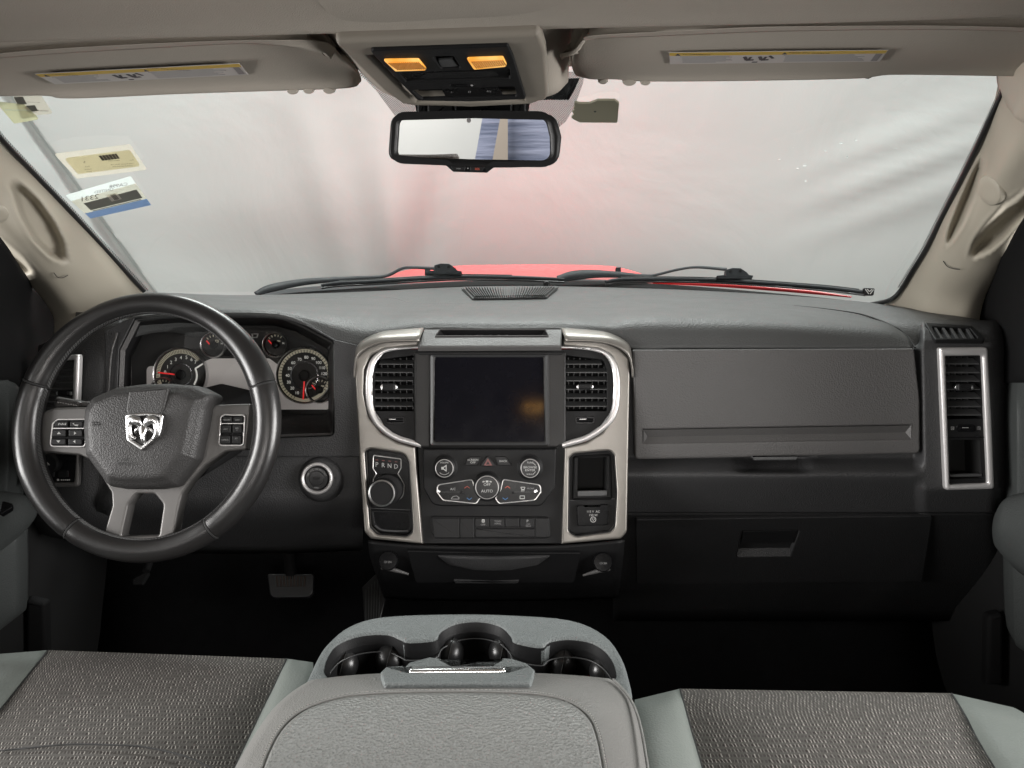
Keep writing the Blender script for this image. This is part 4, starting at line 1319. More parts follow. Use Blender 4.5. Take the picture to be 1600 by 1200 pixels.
# demister slot at the right end
DM = plane3(P(1446, 507, 1.305), P(1520, 511, 1.299), P(1490, 532, 1.2605))
dm_o = [(1444, 506, 2), (1518, 511, 3), (1541, 534, 3), (1461, 533, 3)]
dmv = panel('demister_vent', DM, dm_o, -.004, .003, M['black'], dash, b=.001, holes=[[(1455, 512, 1), (1514, 514.5, 2), (1528, 531, 2), (1464, 530.5, 1)]])
panel('slot_floor', DM, [(1452, 510), (1516, 512), (1530, 532), (1462, 531.5)], -.012, -.005, M['void'], dmv, b=0)
for k in range(5):
    x = 1461 + k * 12.2
    v, f = bar(DM, (x, 513), (x + 11, 531), .004, -.008, .0015)
    mk('slat', v, f, M['slat'], dmv, 0)

# ------------------------------------------------------------------ bonnet, cowl and wipers
hd = thing('hood', 'glossy red truck hood beyond the windshield base', 'hood', P(800, 425, 2.6))
hs = [[(560, 452, 2.0), (640, 449, 2.0), (720, 446, 2.02), (800, 445, 2.03), (880, 445, 2.02), (960, 447, 2.0), (1060, 452, 2.0)],
      [(570, 440, 2.3), (640, 434, 2.35), (720, 430, 2.4), (800, 429, 2.4), (880, 429, 2.4), (960, 431, 2.35), (1040, 440, 2.3)],
      [(585, 437, 2.8), (640, 426.5, 2.8), (720, 422, 2.85), (800, 420.5, 2.85), (880, 420.5, 2.85), (960, 423, 2.8), (1025, 436, 2.8)],
      [(600, 450, 3.1), (650, 434, 3.12), (720, 429, 3.15), (800, 428, 3.15), (880, 428, 3.15), (960, 431, 3.12), (1010, 446, 3.1)],
      [(600, 560, 3.2), (650, 560, 3.22), (720, 560, 3.25), (800, 560, 3.25), (880, 560, 3.25), (960, 560, 3.22), (1010, 560, 3.2)]]
grid('skin', hs, M['hood'], hd, 6, 6, solid=.004)
fl = [[(280, 520, 2.0), (420, 490, 2.0), (560, 454, 2.0)], [(300, 520, 2.4), (430, 485, 2.4), (570, 441.5, 2.35)], [(330, 530, 3.0), (450, 490, 3.0), (590, 440, 2.85)]]
grid('left_flank', fl, M['hood'], hd, 5, 5, solid=.004)
fr = [[(1058, 453, 2.0), (1200, 472, 2.0), (1380, 510, 1.95)], [(1040, 441, 2.35), (1180, 470, 2.4), (1360, 510, 2.4)], [(1022, 438, 2.85), (1160, 480, 3.0), (1300, 520, 3.0)]]
grid('right_flank', fr, M['hood'], hd, 5, 5, solid=.004)
# red fender edge seen below the right blade
tube('fender_edge', [(1020, 441.5, 2.02), (1120, 445.5, 2.0), (1200, 451, 1.95), (1270, 457, 1.88), (1330, 464, 1.8)], [.003, .0045, .005, .0045, .002], M['hood'], hd, 5, 8)
cw = thing('cowl_panel', 'black plastic cowl strip at the foot of the windshield under the wipers', 'cowl', P(800, 450, 2.0))
cr_ = [[(395, 465, 1.80), (560, 450, 1.93), (770, 438, 2.03), (985, 441, 2.0), (1200, 457, 1.86), (1370, 474, 1.62)],
       [(392, 472, 1.77), (560, 458, 1.90), (770, 447, 1.98), (985, 450, 1.95), (1200, 464, 1.81), (1375, 482, 1.58)]]
grid('strip', cr_, M['matte'], cw, 8, 3, solid=.01)
ctop = [[(405, 456, 1.86), (500, 447, 1.95), (620, 443.5, 2.05), (770, 437, 2.1), (900, 436, 2.1), (1010, 440, 2.06)], [(398, 465, 1.80), (500, 455, 1.89), (620, 447, 1.98), (770, 440, 2.04), (900, 440, 2.03), (1015, 445, 1.98)]]
grid('ledge', ctop, M['wiper'], cw, 8, 3, solid=.01)


def wiper(label, blade, arm, clip, cd):
    t = thing('wiper', label, 'wiper', P(*blade[0]), 'wipers resting on the windshield')
    n_ = Vector((0, -.5, .85))
    tube('blade', blade, [.0045] + [.0056] * (len(blade) - 2) + [.004], M['wiper'], t, 6, 8, flat=(n_, .8))
    tube('rubber_lip', [(x, y + 4.5, d - .006) for x, y, d in blade], .0024, M['rubber'], t, 6, 6)
    tube('spoiler_edge', [(x, y - 3.5, d + .002) for x, y, d in blade[1:-1]], .0014, M['armrest'], t, 6, 6)
    tube('arm', arm[0], arm[1], M['wiper'], t, 6, 8, flat=(n_, .5))
    pl = planeT(clip[0], clip[1], cd, 25)
    x, y = clip
    c = panel('clip', pl, [(x - 27, y + 4, 1), (x - 14, y + 3), (x - 13, y - 5), (x - 3, y - 8), (x + 10, y - 7.5, 3), (x + 20, y - 1, 3), (x + 23, y + 3), (x + 30, y + 4, 1), (x + 28, y + 9, 1), (x - 26, y + 9, 1)], -.008, .008, M['wiper'], t, b=.002)
    for dx in (-6, 9):
        lathe('rivet', pl, (x + dx, y - 2.5), [(2.4, .008), (2.2, .0095), (.8, .0098)], M['gloss'], c, seg=12)
    return t


wiper('left black wiper resting behind the cluster with its blade along the windshield base',
      [(502, 446, 1.835), (530, 442.5, 1.85), (588, 439.5, 1.88), (672, 434.5, 1.91), (722, 432.5, 1.925), (800, 433.5, 1.935), (882, 436.5, 1.93)],
      ([(400, 459, 1.80), (425, 450, 1.83), (477, 440.5, 1.88), (549, 435, 1.93), (601, 431.5, 1.95), (628, 419.5, 1.96), (645, 418, 1.955), (680, 419.5, 1.94)], [.008, .014, .012, .008, .006, .0052, .0052, .006]), (692, 421), 1.925)
w2 = wiper('right black wiper over a red strip with its blade ending near the passenger pillar',
           [(946, 440.5, 1.91), (970, 437, 1.92), (1040, 436, 1.90), (1116, 437.5, 1.88), (1184, 441.5, 1.84), (1285, 449, 1.75), (1342, 455.5, 1.69), (1352, 457, 1.68)],
           ([(872, 436, 1.97), (900, 430, 1.98), (940, 428, 1.99), (1005, 431.5, 1.99), (1025, 429.5, 1.99), (1060, 421, 1.96), (1090, 417.5, 1.93), (1135, 421, 1.89)], [.012, .018, .014, .008, .0055, .0052, .0052, .006]), (1146, 428), 1.87)
ep = planeT(1357, 456.5, 1.675, 15)
panel('end_cap', ep, [(1349, 450, 2), (1366, 451, 2), (1364, 462, 2), (1350, 462, 2)], -.004, .004, M['gloss'], w2, b=.0015)
V = [bar(ep, (1350.5, 452), (1356, 460), .0016, .004, .0048), bar(ep, (1363.5, 453), (1358, 460), .0016, .004, .0048), bar(ep, (1353.5, 452), (1357, 456), .0018, .004, .0048), bar(ep, (1361, 452.5), (1357.4, 456), .0018, .004, .0048)]
mk('emblem', *join(V), M['print'], w2, 0)
# washer nozzles on the cowl
for x, y in ((668, 424, ), (966, 422)):
    pl = planeT(x, y, 2.1, 15)
    panel('washer_nozzle', pl, [(x - 4, y - 4, 1), (x + 4, y - 4, 1), (x + 4, y + 6), (x - 4, y + 6)], -.01, .006, M['wiper'], cw, b=.002)


# ------------------------------------------------------------------ instrument cluster
cl = thing('instrument_cluster', 'instrument cluster with chrome ringed gauges and red needles seen through the wheel', 'gauge cluster', CD.at(370, 590))
panel('face_panel', CD, [(200, 505, 6), (514, 505, 6), (516, 652, 4), (198, 655, 4)], -.012, -.004, M['dial'], cl, b=.001)
panel('reflection_panel', CD, [(228, 572, 8), (300, 572), (330, 560, 6), (420, 560, 8), (440, 575), (512, 572, 3), (513, 640, 4), (228, 640, 8)], -.004, -.0026, M['lcd_reflection'], cl, b=0)  # pale glowing panel paints the reflection across the lower cluster
panel('screen', CD, [(342, 562, 4), (404, 562, 4), (408, 632, 4), (338, 632, 4)], -.0026, -.0018, M['lcd_reflection'], cl, b=0)
panel('centre_trim', CD, [(352, 540, 4), (414, 540, 4), (418, 556, 3), (348, 556, 3)], -.004, .001, M['black'], cl, b=.002)
text('lettering', '96781 mi', CD, 381, 617, 3.2, -.0008, M['print_lit'], cl)


def gauge(label, c, r, band, ticks, needle, nums, nsize, hub):
    g = lathe('gauge', CD, c, [(r, -.004), (r, .004), (r - .8, .0062), (r - 1.8, .0062), (r - 2.6, .004), (r - 3, -.0005), (2, -.0005)], M['dial'], cl, seg=56)
    g['label'] = label
    lathe('ring', CD, c, [(r + .4, -.002), (r + .4, .0055), (r - .5, .0075), (r - 1.6, .0072), (r - 2.2, .005), (r - 2.2, .0)], M['bright'], g, seg=56, ang=60)
    if band:
        b0, b1, a0, a1 = band
        V, Fc = [], []
        cc, m_ = CD.uv(*c), CD.mpp(*c)
        n = 60
        for k in range(n + 1):
            a = R(a0 + (a1 - a0) * k / n)
            for rr_ in (b0, b1):
                V.append(CD.w(cc.x + rr_ * m_ * math.cos(a), cc.y + rr_ * m_ * math.sin(a), .0002))
        Fc = [(2 * k, 2 * k + 1, 2 * k + 3, 2 * k + 2) for k in range(n)]
        mk('dial_band', V, Fc, M['cream_lit'], g, 0, face_eye=True)
    W = []
    t0, t1, n, ra, rb_, mt = ticks
    for k in range(n + 1):
        a = R(t0 + (t1 - t0) * k / n)
        W.append(bar(CD, (c[0] + ra * math.cos(a), c[1] - ra * math.sin(a)), (c[0] + rb_ * math.cos(a), c[1] - rb_ * math.sin(a)), .0011 if r > 30 else .0014, .0003, .0006))
    if W: mk('tick_marks', *join(W), mt, g, 0)['kind'] = 'stuff'
    for s, x, y in nums:
        text('numeral', s, CD, x, y, nsize, .0006, M['print_lit'], g)
    (x0, y0), (x1, y1) = needle
    v, f = bar(CD, (x0, y0), (x1, y1), .0024 if r > 30 else .0021, .003, .0042)
    mk('needle', v, f, M['needle_lit'], g, 0)
    lathe('needle_hub', CD, c, [(hub, 0), (hub, .004), (hub - 1.5, .0065), (1, .007)], M['gloss'], g, seg=24)
    return g


pxc = lambda x, y: (200 + x / 4.706, 490 + y / 4.706)
tach = gauge('tachometer with numbers up to 7', (283, 585.6), 42, (33, 39.5, 40, 215), (38, 200, 42, 34, 39, M['dial']), ((274, 585), (248.5, 582)),
             [(s, *pxc(x, y)) for s, x, y in (('0', 274, 432), ('1', 292, 392), ('2', 318, 360), ('3', 352, 338), ('4', 390, 325), ('5', 431, 323), ('6', 468, 338), ('7', 497, 358))], 5.2, 8)
lathe('inner_ring', CD, (283, 585.6), [(18, 0), (18, .0012), (16.5, .0014), (16.5, 0)], M['darkchrome'], tach, seg=40)
sw = [pxc(557, 366), pxc(497, 404), pxc(507, 440), pxc(505, 480), pxc(488, 522)]
tube('white_arc', [(CD.at(*p, .001)) for p in [sw[0], pxc(527, 385), sw[1]]], .0017, M['print_lit'], tach, 2, 6, px=False)
tube('white_arc', [(CD.at(*p, .001)) for p in sw[1:]], .0017, M['print_lit'], tach, 5, 6, px=False)
spd = gauge('speedometer with numbers up to 120', (476, 586.7), 44, (36, 41.5, -150, 250), (-35, 245, 40, 36, 40.5, M['dial']), ((476.5, 592), (474.6, 624)),
            [(s, *pxc(x, y)) for s, x, y in (('10', 1243, 584), ('20', 1208, 549), ('30', 1183, 505), ('40', 1174, 456), ('50', 1190, 405), ('60', 1216, 362), ('70', 1262, 338), ('80', 1312, 322), ('90', 1363, 332), ('100', 1401, 361), ('110', 1428, 399), ('120', 1442, 443))], 4.6, 9)
lathe('inner_ring', CD, (476, 586.7), [(22, 0), (22, .0012), (20.5, .0014), (20.5, 0)], M['darkchrome'], spd, seg=40)
for lab, c, nd, icon in (('battery gauge left of the screen top', (334.5, 539), (pxc(608, 228), pxc(583, 200)), 'b'), ('oil gauge right of the screen top', (431, 538.5), (pxc(1062, 224), pxc(1037, 196)), 'o'),
                         ('fuel gauge in front of the speedometer', (499.6, 609), (pxc(1383, 558), pxc(1355, 525)), 'f'), ('small gauge in front of the tachometer', (256, 609), ((256, 609), (249, 602)), 't')):
    g = gauge(lab, c, 19.5 if icon != 'f' else 21, None, (55, 135, 4, 12.5, 16, M['cream_lit']), nd, [('H', c[0] + 12, c[1] - 2)], 3, 6)
    if icon == 'b':
        panel('icon', CD, [(c[0] + 2, c[1] - 8), (c[0] + 7, c[1] - 8), (c[0] + 7, c[1] - 4), (c[0] + 2, c[1] - 4)], .0003, .0006, M['cream_lit'], g, b=0, holes=[[(c[0] + 3, c[1] - 7), (c[0] + 6, c[1] - 7), (c[0] + 6, c[1] - 5), (c[0] + 3, c[1] - 5)]])
    else:
        v, f = bar(CD, (c[0] + 2, c[1] - 6), (c[0] + 7, c[1] - 5.5), .0025, .0003, .0006)
        mk('icon', v, f, M['cream_lit'], g, 0)
# clear lens in front, leaning so that it mirrors the roof, not the rear lamp
LN = plane3(P(205, 540, 1.366), P(512, 540, 1.364), P(350, 648, 1.332))
panel('lens', LN, [(206, 512, 8), (513, 512, 8), (514, 648, 6), (205, 651, 6)], 0, .001, M['lens'], cl, b=0)
panel('name_badge', CD, [(393, 521, 1), (404, 521, 1), (402, 528, 1), (394, 528, 1)], -.002, .001, M['print'], cl, b=0, holes=[[(395, 522.5), (402, 522.5), (401, 526.5), (395.5, 526.5)]])

# ------------------------------------------------------------------ air vents (one builder)
def vent(parent, pl, o, slat_ys, lr, knob, vane_xs, wheel, hs=1, depth=.035):
    """o = opening outline px; lr(y) -> left, right px; parent is the part the pieces belong to"""
    q = fillet(o)
    f0 = [pl.at(p.x, p.y, 0) for p in q]
    f1 = [pl.at(p.x, p.y, -depth) for p in q]
    loft('vent_duct', f0, f1, M['matte'], parent, cap=True)
    for y in slat_ys:
        l, r_ = lr(y)
        a, b_ = pl.at(l, y + 3.2, -.003), pl.at(r_, y + 3.2, -.003)
        c, d = pl.at(l, y - 4.0, -.020), pl.at(r_, y - 4.0, -.020)
        th = pl.b * .0016
        box8('slat', [a, b_, b_ - th, a - th, c, d, d - th, c - th], M['slat'], parent)
    for x in vane_xs:
        y0, y1 = slat_ys[0] - 8, slat_ys[-1] + 8
        a, b_ = pl.at(x, y0, -.022), pl.at(x, y1, -.022)
        c, d = pl.at(x, y0, -.034), pl.at(x, y1, -.034)
        t_ = pl.a * .0012
        box8('vane', [a, b_, b_ + t_, a + t_, c, d, d + t_, c + t_], M['slat'], parent)
    if knob:
        kx, ky, kw, kh = knob
        k_ = panel('knob', pl, [(kx - kw, ky - kh, 3), (kx + kw, ky - kh, 3), (kx + kw, ky + kh, 3), (kx - kw, ky + kh, 3)], -.008, .006, M['black'], parent, b=.003)
        for s in (-1, 1):
            panel('knob_cap', pl, [(kx + s * (kw - .2), ky - kh + 1.2), (kx + s * (kw + 3.4), ky - 1.6, 1), (kx + s * (kw + 3.4), ky + 2, 1), (kx + s * (kw - .2), ky + kh - 1)], -.006, .0035, M['bright'], parent, b=.001)
    if wheel:
        wx, wy, ww, wh = wheel
        panel('wheel_surround', pl, [(wx - ww - 3, wy - wh - 2, 5), (wx + ww + 3, wy - wh - 2, 5), (wx + ww + 3, wy + wh + 2, 5), (wx - ww - 3, wy + wh + 2, 5)], -.001, .0015, M['gloss'], parent, b=.001)
        tube('thumb_wheel', [pl.at(wx - ww + .5, wy, .0012), pl.at(wx, wy, .002), pl.at(wx + ww - .5, wy, .0012)], [.0032, .0036, .0032], M['gloss'], parent, 6, 12, px=False)
        for dx in (-.45, .45):
            v, f = bar(pl, (wx + ww * (dx - .25), wy - 1.2), (wx + ww * (dx + .25), wy - 1.2), .0012, .0045, .0055)
        v, f = bar(pl, (wx - ww * .7, wy - 1.6), (wx + ww * .1, wy - 1.6), .0009, .005, .0057)
        mk('painted_glint', v, f, M['chrome'], parent, 0)  # bright strip draws the highlight on the thumb wheel
        x0 = wx - ww - 9
        panel('closed_icon', pl, [(x0 - 2.6, wy - 2.6), (x0 + 2.6, wy - 2.6), (x0 + 2.6, wy + 2.6), (x0 - 2.6, wy + 2.6)], .0002, .0006, M['printdim'], parent, b=0, holes=[[(x0 - 1.8, wy - 1.8), (x0 + 1.8, wy - 1.8), (x0 + 1.8, wy + 1.8), (x0 - 1.8, wy + 1.8)]])
        W = [bar(pl, (x0 - 1.5, wy - 1.5), (x0 + 1.5, wy + 1.5), .0006, .0002, .0006), bar(pl, (x0 + 1.5, wy - 1.5), (x0 - 1.5, wy + 1.5), .0006, .0002, .0006)]
        mk('closed_cross', *join(W), M['printdim'], parent, 0)['kind'] = 'stuff'
        x1 = wx + ww + 8
        W = []
        for k in (-2, 0, 2):
            W.append(bar(pl, (x1 - 3, wy + k + .6), (x1, wy + k - .6), .0008, .0002, .0006)); W.append(bar(pl, (x1, wy + k - .6), (x1 + 3, wy + k + .6), .0008, .0002, .0006))
        mk('open_icon', *join(W), M['printdim'], parent, 0)['kind'] = 'stuff'


# right end vent
VR = plane3(P(1464, 545, 1.2575), P(1541, 545, 1.2575), P(1510, 762, 1.230))
av = thing('air_vent', 'tall passenger side air vent in a satin chrome frame with an open cubby below', 'air vent', VR.at(1507, 650), 'end vents of the dashboard')
fo = [(1464, 543, 5), (1540, 542, 6), (1546, 650), (1550.5, 763, 6), (1474, 765, 6)]
fi = [(1474, 556, 2), (1531, 555, 3), (1540, 754, 3), (1481, 756, 2)]
panel('frame', VR, fo, -.002, .008, M['chrome'], av, b=.0045, holes=[fi], seg=4)
lr_ = lambda y: (1472 + (y - 556) * .042, 1533 + (y - 556) * .04)
vin = [(1474, 556), (1532, 556), (1536.5, 655), (1478, 656)]
vp = panel('insert', VR, [(1470, 552), (1536, 552), (1543, 758), (1477, 759)], -.004, .001, M['black'], av, b=0,
           holes=[[(1475, 557, 1), (1531, 557, 1), (1535.5, 654, 1), (1479, 655, 1)], [(1484, 687, 1), (1533, 687, 1), (1535.5, 748, 1), (1483.5, 749, 1)]])
vent(vp, VR.up(.001), [(1475, 557), (1531, 557), (1535.5, 654), (1479, 655)], [565, 578.7, 592, 605, 618.7, 632, 645], lr_, (1505, 605, 11, 6), [1484, 1494, 1504, 1514, 1524], (1509, 669, 12, 4))
cq = fillet([(1484, 687), (1533, 687), (1535.5, 748), (1483.5, 749)])
cub = loft('cubby', [VR.at(p.x, p.y, .001) for p in cq], [VR.at(p.x, p.y - 1, -.05) for p in cq], M['void'], vp, cap=True)
panel('cubby_lip', VR, [(1484, 741), (1533, 740), (1533, 744), (1484, 745)], -.006, .0025, M['slat'], vp, b=.001)
panel('split_line', VR, [(1480, 682.5), (1537, 682), (1537, 684), (1480, 684.5)], 0, .0018, M['gloss'], vp, b=0)

# left end vent behind the wheel
VL = plane3(P(72, 560, 1.285), P(126, 556, 1.268), P(100, 660, 1.258))
avl = thing('air_vent', 'driver side air vent in a satin chrome frame half hidden behind the steering wheel', 'air vent', VL.at(100, 600), 'end vents of the dashboard')
panel('frame', VL, [(56, 561, 4), (128, 553, 5), (123, 700, 4), (56, 700, 4)], -.002, .008, M['chrome'], avl, b=.004, holes=[[(60, 568, 2), (120, 562, 2), (115, 692, 2), (60, 692, 2)]])
vpl = panel('insert', VL, [(58, 564), (124, 558), (119, 696), (58, 697)], -.004, .001, M['black'], avl, b=0, holes=[[(60, 568, 1), (120, 563, 1), (117, 648, 1), (60, 650, 1)]])
vent(vpl, VL.up(.001), [(60, 568), (120, 563), (117, 648), (60, 650)], [574, 584, 594, 604, 614, 624, 634, 643], lambda y: (60, 120 - (y - 563) * .04), (102, 614, 9, 4.5), [70, 82, 94, 106], None)

# ------------------------------------------------------------------ light switch panel left of the column
SWP = plane3(P(70, 730, 1.245), P(126, 730, 1.238), P(100, 762, 1.236))
sp = thing('light_switch_panel', 'headlamp switch panel with a round knob and satin border below the left spoke', 'switch panel', SWP.at(100, 740))
panel('plate', SWP, [(50, 712, 3), (122, 712, 3), (120, 752, 4), (50, 752, 4)], 0, .004, M['gloss'], sp, b=.001)
panel('border', SWP, [(48, 706, 4), (127, 706, 4), (125, 760, 6), (48, 760, 6)], -.002, .006, M['spoke'], sp, b=.0025, holes=[[(52, 710, 3), (122, 710, 3), (119, 752.5, 4), (52, 753, 4)]])
lathe('knob', SWP, (86, 722), [(14, .003), (14, .012), (12, .016), (2, .016)], M['black'], sp, seg=30)
W = [bar(SWP, (80 + 2 * k, 721 - k * .5), (84 + 2 * k, 725 - k * .5), .0012, .016, .0165) for k in range(3)]
mk('lamp_icon', *join(W), M['print'], sp, 0)['kind'] = 'stuff'
for cx in (80, 102):
    panel('button', SWP, [(cx - 8, 734, 3), (cx + 8, 734, 3), (cx + 8, 745, 3), (cx - 8, 745, 3)], .003, .0055, M['btn'], sp, b=.001)
W = [bar(SWP, (98 + 3 * k, 749), (100 + 3 * k, 749), .0022, .0042, .0046) for k in range(5)] + [bar(SWP, (92, 749), (95, 749), .003, .0042, .0046)]
mk('dimmer_marks', *join(W), M['print'], sp, 0)['kind'] = 'stuff'

# ------------------------------------------------------------------ ignition switch
IG = planeT(496.5, 747, 1.232, 14)
ig = thing('ignition_switch', 'round ignition switch with a pale ring and key slot right of the wheel', 'ignition switch', IG.at(496, 747))
lathe('boss', IG, (500, 748), [(38, -.012), (34, -.002), (30, .003), (26, .004)], M['dash'], ig, seg=40, ang=80)
lathe('ring', IG, (496.5, 747), [(25, 0), (25, .007), (23.5, .0095), (21, .0095), (19.5, .007), (19, .002)], M['labelgrey'] if False else M['chrome'], ig, seg=44, ang=60)
lathe('barrel', IG, (496.5, 747), [(19.4, .003), (17, .0075), (12, .0075), (11, .009), (2, .0095)], M['rubber'], ig, seg=36)
panel('key_slot', IG, [(491, 744.5, 1), (502, 744.5, 1), (502, 748.5, 1), (491, 748.5, 1)], .009, .0102, M['void'], ig, b=0)
for s, a in (('OFF', 155), ('ACC', 120), ('ON', 90), ('RUN', 62), ('START', 30), ('PUSH', 270)):
    text('lettering', s, IG, 496.5 + 14.5 * math.cos(R(a)), 747 - 14.5 * math.sin(R(a)), 2.6, .0078, M['printdim'], ig, rot=(a - 90) if s != 'PUSH' else 0, sx=.8)

# ------------------------------------------------------------------ centre stack
S = planeT(768, 640, 1.243, 15)
cs = thing('center_stack', 'centre stack with touchscreen, two vents, climate controls and champagne silver surround', 'centre console', S.at(768, 700))
mx = lambda pts, s=1540: [(s - p[0], *p[1:]) for p in pts]
base = [(585, 545, 10), (955, 545, 10), (968, 570), (968, 625, 16), (950, 665, 16), (900, 690), (884, 697), (878, 850), (660, 850), (652, 697), (630, 690), (590, 665, 16), (572, 625, 16), (572, 570)]
vlo = [(588, 562, 10), (646, 555, 2), (646, 642, 2), (584, 642, 2), (584, 580, 8)]
vro = [(884, 555, 2), (944, 562, 10), (949, 580, 8), (949, 642, 2), (884, 642, 2)]
panel('base_plate', S, base, -.02, -.004, M['black'], cs, b=.001, holes=[vlo, vro])
SV = S.up(-.005)
for o, xs, knob, wh, (l, r_) in ((vlo, [592, 602, 612, 622, 632, 642], (608, 605, 10, 6.5), (617.5, 656.5, 13, 4.5), (583, 646)),
                                 (vro, [889, 898, 907.5, 917, 927, 937, 946], (914, 604, 10, 5), (914, 656.5, 13, 4.5), (884, 950))):
    hou = panel('air_vent', S, [(x + (2 if x > 768 else -2) * (1 if abs(x - 765) > 140 else 0), y) for x, y in [(p[0], p[1]) for p in o]], -.006, -.0045, M['black'], cs, b=0, holes=[o])
    hou['label'] = ('left' if l < 700 else 'right') + ' centre vent with grey slats'
    vent(hou, SV, o, [565, 578, 591, 604.5, 618, 631], lambda y, l=l, r_=r_: (l + (9 if y < 570 and l < 700 else 1), r_ - (9 if y < 570 and l > 700 else 1)), knob, xs, wh)

# silver surrounds
pocketL = [(571, 705, 8), (580, 701, 8), (632, 709, 14), (639, 722), (646, 830, 10), (636, 837, 8), (590, 834, 12), (579, 822, 6)]
pocketR = mx([(583, 708, 8), (640, 706, 8), (647, 716, 8), (653, 830, 12), (640, 840, 8), (598, 833, 12), (588, 826, 6), (581, 720, 8)], 1539)
pocketR = [(889, 716, 8), (897, 709, 8), (952, 704, 8), (959, 712, 6), (963, 770), (960, 822, 10), (952, 830, 6), (900, 837, 10), (888, 830, 8)]
cap = [(662, 513), (588, 520.5, 12), (559, 541, 10)]
left_b = [(656, 530), (600, 532, 10), (571, 545, 14), (557, 560, 8), (555.5, 585), (562, 715), (570, 830, 12), (580, 841, 10), (661, 849), (649, 699), (622, 691), (596, 676, 12), (576, 650, 14), (569, 615), (570, 578), (580, 556, 12), (602, 546, 8), (653, 541)]
right_b = [(880, 530), (940, 532, 10), (968, 545, 14), (982, 560, 8), (983.5, 585), (981, 715), (979, 830, 12), (970, 841, 10), (877, 849), (882, 699), (915, 691), (940, 676, 12), (959, 650, 14), (965.5, 615), (964.5, 578), (955, 556, 12), (934, 546, 8), (880, 541)]
for pts, pk, lab in ((left_b, pocketL, 'left'), (right_b, pocketR, 'right')):
    bz = panel('silver_surround', S, pts, -.016, .007, M['silver'], cs, b=.004, holes=[pk], seg=4)
    bz['label'] = f'{lab} champagne silver surround'
# sloping silver caps that turn over the top edge of the dash
for sgn, lab in ((0, 'left'), (1, 'right')):
    f = (lambda p: p) if not sgn else (lambda p: (1539 - p[0] + (3 if p[0] < 600 else 0), p[1], p[2]))
    g = [[(552, 590, 1.250), (553, 575, 1.249), (559, 556, 1.2475), (578, 541, 1.2455), (606, 533.5, 1.2445), (654.5, 532, 1.244)],
         [(553, 582, 1.262), (554, 560, 1.262), (560, 540, 1.258), (586, 528, 1.256), (612, 524, 1.256), (658, 522, 1.256)],
         [(554, 572, 1.28), (555, 552, 1.28), (563, 533, 1.282), (590, 520, 1.285), (615, 515.5, 1.287), (662, 512, 1.287)]]
    if sgn: g = [[f(p) for p in reversed(r)] for r in g]
    grid('silver_cap', g, M['silver'], cs, 6, 4, solid=.003)
panel('top_bridge', plane3(P(655, 540, 1.2435), P(878, 540, 1.2435), P(770, 513, 1.288)), [(662, 513.5), (879, 513.5), (877.5, 540), (652.5, 541)], -.01, -.0005, M['lid'], cs, b=.003,
      holes=[[(688, 515.5, 2), (851, 515.5, 2), (856, 524.5, 2), (681, 525, 2)]])
TB = plane3(P(655, 540, 1.2435), P(878, 540, 1.2435), P(770, 513, 1.288))
tray_o = [TB.at(*p, -.0008) for p in ((688, 515.5), (851, 515.5), (856, 524.5), (681, 525))]
tray_i = [TB.at(694, 516, -.012), TB.at(846, 516, -.012), TB.at(848, 523, -.02), TB.at(690, 523.5, -.02)]
loft('tray', tray_o, tray_i, M['black'], cs, cap=True)
tube('tray_rim', [TB.at(*p, .0004) for p in ((688, 515), (851.5, 515), (857, 525), (680, 525.5))], .0011, M['lid'], cs, 1, 6, closed=True, px=False)
text('raised_lettering', 'RAM', TB, 769, 520.5, 6.5, -.006, M['slat'], cs, sx=2.8)
# chrome band
cb = [(659, 695.5), (640, 690), (622, 684.5), (604, 674), (589, 659), (580, 640), (576.5, 615), (577, 588), (582, 568), (593, 554), (610, 546.5), (650, 543.3), (700, 542.6), (768, 542.2)]
cbr = [4.2, 4.6, 4.8, 5, 5.2, 5.2, 5, 4.8, 4.4, 3.6, 2.6, 1.9, 1.7, 1.7]
full = cb + [(1537 - x + (3 if x < 600 else 0), y) for x, y in reversed(cb[:-1])]
rad = [r_ * S.mpp(768, 640) for r_ in cbr + list(reversed(cbr[:-1]))]
tube('chrome_band', [S.at(x, y, .005) for x, y in full], rad, M['chrome'], cs, 5, 12, px=False, flat=(S.n, .75))
tube('chrome_lip', [S.at(x + (5.2 if 575 < x < 600 else 0) - (5.2 if 939 < x < 965 else 0), y - (4.2 if y > 655 else 0), .006) for x, y in full[2:12] ], .0012, M['bright'], cs, 5, 6, px=False)
tube('chrome_lip', [S.at(x - (5.2 if 939 < x < 966 else 0), y - (4.2 if y > 655 else 0), .006) for x, y in full[-12:-2]], .0012, M['bright'], cs, 5, 6, px=False)

# screen block and control panel
blk = [(648, 550, 2), (884, 550, 2), (884, 690), (870, 699, 3), (660, 699, 3), (648, 690)]
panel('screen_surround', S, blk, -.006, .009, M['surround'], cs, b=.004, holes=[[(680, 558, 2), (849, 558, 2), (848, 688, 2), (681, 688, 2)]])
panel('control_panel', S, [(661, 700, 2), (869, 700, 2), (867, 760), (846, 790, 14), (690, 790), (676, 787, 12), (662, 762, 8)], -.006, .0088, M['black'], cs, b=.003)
for q in ([(674, 553.5, 2), (857, 553.5, 2), (848, 562), (682, 562)],):
    panel('top_bevel', S, [(650, 550.5, 1), (883, 550.5, 1), (876, 555.5), (657, 555.5)], .008, .0105, M['black'], cs, b=.001)
rim_o = [(672, 554, 3), (857, 554, 3), (857, 697, 4), (672, 697, 4)]
rim_i = [(681, 558, 2), (848, 558, 2), (847.5, 687, 2), (682, 687, 2)]
A_ = [S.at(p.x, p.y, .0125) for p in fillet([(674, 555, 3), (855, 555, 3), (855, 695, 4), (674, 695, 4)])]
B_ = [S.at(p.x, p.y, .002) for p in fillet([(683, 560, 2), (846, 560, 2), (845.5, 685.5, 2), (684, 685.5, 2)])]
